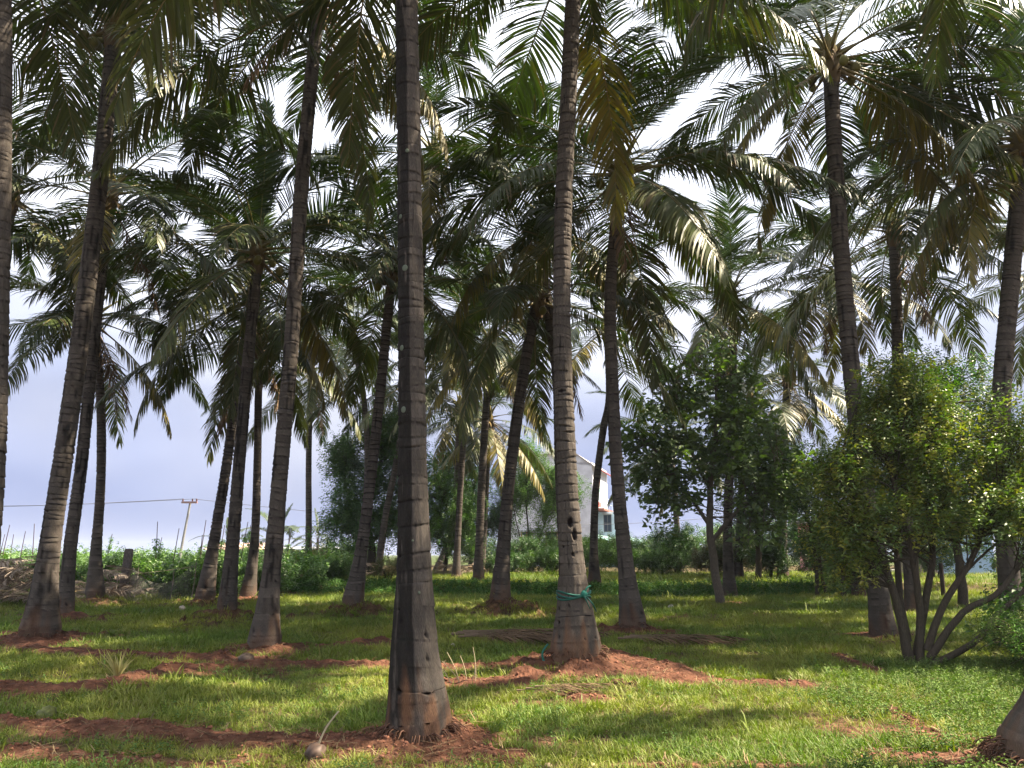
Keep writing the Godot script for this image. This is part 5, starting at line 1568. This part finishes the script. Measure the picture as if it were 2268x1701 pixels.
func build_details() -> void:
	fallen("fallen_frond", "long dry frond lying on the turf left of the roped palm", -1.05, -14.0, deg_to_rad(-6), 0, 0.85)
	fallen("fallen_frond", "second dry frond under the long one left of the roped palm", -0.9, -13.6, deg_to_rad(-14), 2, 0.7)
	fallen("fallen_frond", "brown dry frond with fanned leaflets right of the roped palm", 1.75, -13.3, deg_to_rad(-10), 1, 0.62)
	fallen("fallen_frond", "pale broken frond piece on the grass in the middle foreground", 0.05, -8.9, deg_to_rad(8), 3, 0.3)
	# green rope round the palm
	var p: Dictionary = {}
	for q in PALMS:
		if q.k == "rope":
			p = q
	var rope := thing("green_rope", "green rope tied with a knot round the palm foot", "rope", Vector3(p.x, gy(p.x, p.z) + 0.72, p.z))
	var g := Geo.new()
	for turn in 3:
		var pts := PackedVector3Array()
		for k in 33:
			var a := TAU * k / 32.0
			pts.append(Vector3(-0.02 + cos(a) * 0.222, 0.03 * turn - 0.03 + 0.025 * sin(a * 2.0 + turn), sin(a) * 0.222))
		g.tube(pts, taper(0.013, 0.013, 33), 6, Color(0.008, 0.085, 0.065), Color(0.008, 0.085, 0.065))
	part("loop", g.mesh(M.rope), rope)
	var kn := Geo.new()
	kn.ball(Vector3(0.1, 0.02, 0.2), Vector3(0.045, 0.05, 0.035), Color(0.012, 0.14, 0.1), 6, 9)
	kn.tube(bent(Vector3(0.1, 0.03, 0.21), Vector3(0.19, 0.12, 0.14), Vector3(0, 0.03, 0.02), 5), taper(0.014, 0.01, 6), 6, Color(0.012, 0.14, 0.1), Color(0.012, 0.14, 0.1))
	part("knot", kn.mesh(M.rope), rope)
	var tail := Geo.new()
	tail.tube(bent(Vector3(0.11, 0.0, 0.21), Vector3(0.26, -0.2, 0.12), Vector3(0.02, 0.0, 0.05), 6), taper(0.013, 0.008, 7), 6, Color(0.008, 0.085, 0.065), Color(0.008, 0.085, 0.065))
	tail.tube(bent(Vector3(0.1, 0.0, 0.22), Vector3(0.17, -0.16, 0.2), Vector3(0.0, 0.0, 0.04), 6), taper(0.012, 0.006, 7), 6, Color(0.008, 0.085, 0.065), Color(0.008, 0.085, 0.065))
	part("tail", tail.mesh(M.rope), rope)
	var bit := Geo.new()
	var bx: float = p.x - 0.42
	var bz: float = p.z + 0.12
	bit.tube(bent(Vector3(0, 0.0, 0), Vector3(0.05, 0.22, -0.02), Vector3(-0.05, 0, 0), 6), taper(0.016, 0.012, 7), 6, Color(0.012, 0.12, 0.09), Color(0.012, 0.12, 0.09))
	var end := part("rope_end", bit.mesh(M.rope), self)
	end.position = Vector3(bx, gy(bx, bz) - 0.02, bz)
	tag(end, "loose end of green rope on the soil left of the palm foot", "rope")
	# coconut husks
	husk("old grey-brown coconut husk on the red bund", -3.72, -11.35, 0.092, Color(0.1, 0.07, 0.05), false)
	husk("sprouting coconut husk with a dry stalk in the front left of the central palm", -1.56, -6.6, 0.086, Color(0.085, 0.055, 0.04), true)
	husk("yellow-green coconut lying in the turf on the left", -4.5, -7.95, 0.086, Color(0.12, 0.13, 0.035), false)
	husk("pale broken coconut shell at the bottom edge, left one", 0.28, -6.42, 0.028, Color(0.25, 0.19, 0.11), false)
	husk("pale broken coconut shell at the bottom edge, right one", 0.62, -6.42, 0.024, Color(0.27, 0.24, 0.1), false)
	husk("whitish stone on the turf left of the pale slanting palm's mound", -8.0, -19.4, 0.08, Color(0.42, 0.35, 0.28), false)
	husk("whitish shell on the turf right of the curved distant palm", 4.1, -20.6, 0.07, Color(0.5, 0.46, 0.42), false)
	husk("small pale shell on the grass left of the roped palm", -0.95, -13.1, 0.04, Color(0.42, 0.36, 0.32), false)
	# yellow tuft on the bund at the left
	var t := thing("dry_grass_tuft", "pale yellow spiky tuft on the bund at the left", "grass tuft", Vector3(-4.72, gy(-4.72, -9.75), -9.75))
	rng.seed = 61
	for k in 26:
		var a := rng.randf() * TAU
		var lean := rng.randf_range(0.1, 1.1)
		var d := Vector3(cos(a) * lean, 1.0, sin(a) * lean).normalized()
		var h := rng.randf_range(0.16, 0.42)
		var w := d.cross(Vector3(0, 0, 1)).normalized() * 0.007
		var gg := Geo.new()
		var c := Color(0.42, 0.38, 0.14) * rng.randf_range(0.7, 1.2)
		gg.strip(PackedVector3Array([Vector3(0, -0.03, 0), d * h * 0.5, d * h + Vector3(cos(a), -0.3, sin(a)) * 0.03 * lean]), PackedVector3Array([w, w, Vector3.ZERO]), c, c)
		part("blade", gg.mesh(M.straw), t)
	# dry stems right of the central palm
	var dry := thing("dry_weed", "bare straw-coloured stems standing right of the central palm", "weed", Vector3(-0.62, gy(-0.62, -9.7), -9.7))
	for q in [[-0.1, 0.22, -0.18], [0.0, 0.34, -0.16], [0.08, 0.3, -0.08], [0.18, 0.4, -0.03], [0.02, 0.24, -0.24], [0.12, 0.2, 0.06]]:
		var gs := Geo.new()
		gs.tube(bent(Vector3(q[0], -0.03, 0), Vector3(q[0] + q[2], q[1], 0), Vector3(0.02, 0, 0), 4), taper(0.007, 0.003, 5), 5, Color(0.42, 0.33, 0.2), Color(0.45, 0.38, 0.24))
		part("stem", gs.mesh(M.straw), dry)


func husk(label: String, x: float, z: float, r: float, col: Color, stalk: bool) -> void:
	rng.seed = int(absf(x) * 1000)
	var g := Geo.new()
	g.ball(Vector3.ZERO, Vector3(r * 1.25, r * 0.95, r), col, 10, 14)
	for k in g.v.size():
		var q := g.v[k]
		g.v[k] = q * (1.0 + 0.3 * fine.get_noise_3d(q.x * 160.0 + x * 40.0, q.y * 160.0, q.z * 160.0))
		g.c[k] = col * (1.0 + 1.2 * fine.get_noise_3d(q.x * 90.0 + 7.0, q.y * 400.0, q.z * 400.0))
	var o := thing("coconut_husk" if r > 0.085 else "shell_piece", label, "coconut" if r > 0.085 else "shell", Vector3(x, gy(x, z), z))
	var b := part("husk", g.mesh(M.nut), o)
	b.position = Vector3(0, r * 0.45, 0)
	b.rotation = Vector3(0.2, rng.randf() * TAU, 0.25)
	if stalk:
		var s := Geo.new()
		s.tube(bent(Vector3(0.02, r * 1.3, 0), Vector3(0.17, 0.36, 0.0), Vector3(-0.02, 0, 0), 6), taper(0.009, 0.006, 7), 6, Color(0.4, 0.33, 0.22), Color(0.42, 0.36, 0.26))
		part("stalk", s.mesh(M.straw), o)


# ------------------------------------------------------------------ sky
func sky_panorama() -> Image:
	var w := 512
	var h := 256
	var im := Image.create(w, h, false, Image.FORMAT_RGBF)
	var big := FastNoiseLite.new()
	big.seed = 5
	big.frequency = 0.9
	big.fractal_octaves = 5
	for y in h:
		var el := (0.5 - (y + 0.5) / h) * PI
		for x in w:
			var az := TAU * (x + 0.5) / w
			var d := Vector3(cos(az) * cos(el), sin(el), sin(az) * cos(el))
			var up := maxf(d.y, 0.0)
			var t := smoothstep(0.06, 0.75, up)
			var c := Vector3(0.11, 0.13, 0.205).lerp(Vector3(0.5, 0.52, 0.565), t)
			var n := big.get_noise_3d(d.x * 1.6, d.y * 3.4, d.z * 1.6)
			var n2 := big.get_noise_3d(d.x * 4.0 + 9.0, d.y * 9.0, d.z * 4.0)
			c *= 1.0 + 0.5 * n + 0.22 * n2
			c = c.lerp(Vector3(1, 1, 1.05) * (c.x + c.y + c.z) / 3.0, clampf(0.25 + n, 0.0, 0.6))
			im.set_pixel(x, y, Color(c.x, c.y, c.z))
	return im


func _ready() -> void:
	var cam := Camera3D.new()
	cam.name = "camera"
	cam.position = Vector3(0, 1.6, 0)
	cam.rotation_degrees = Vector3(12.5, 0, 0)
	cam.fov = 53.08
	cam.near = 0.05
	cam.far = 2000.0
	add_child(cam)
	cam.current = true
	var env := Environment.new()
	env.background_mode = Environment.BG_SKY
	var sky := Sky.new()
	var sm := PanoramaSkyMaterial.new()
	sm.panorama = ImageTexture.create_from_image(sky_panorama())
	sky.sky_material = sm
	env.sky = sky
	env.tonemap_mode = Environment.TONE_MAPPER_LINEAR
	env.tonemap_exposure = 4.3
	env.fog_enabled = true
	env.fog_density = 0.0004
	env.fog_light_color = Color(0.86, 0.89, 0.96)
	env.sdfgi_enabled = true
	env.ssao_enabled = true
	env.ssil_enabled = true
	var we := WorldEnvironment.new()
	we.name = "world"
	we.environment = env
	add_child(we)
	var sun := DirectionalLight3D.new()
	sun.name = "sun"
	sun.light_color = Color(1.0, 0.94, 0.84)
	sun.light_energy = 1.6
	sun.light_angular_distance = 0.55
	sun.shadow_enabled = true
	var az := deg_to_rad(SUN_AZIMUTH)
	var el := deg_to_rad(SUN_HEIGHT)
	var to_sun := Vector3(sin(az) * cos(el), sin(el), -cos(az) * cos(el))
	add_child(sun)
	sun.look_at_from_position(to_sun * 50.0, Vector3.ZERO, Vector3.UP)
	fine.noise_type = FastNoiseLite.TYPE_SIMPLEX_SMOOTH
	fine.seed = 2
	fine.frequency = 0.35
	fine.fractal_octaves = 3
	var t0 := Time.get_ticks_msec()
	materials()
	lay_soil()
	build_ground()
	print("ground ", Time.get_ticks_msec() - t0)
	build_palms()
	print("palms ", Time.get_ticks_msec() - t0)
	build_trees()
	print("trees ", Time.get_ticks_msec() - t0)
	build_buildings()
	build_field()
	print("field ", Time.get_ticks_msec() - t0)
	build_details()
	build_grass()
	print("grass ", Time.get_ticks_msec() - t0)
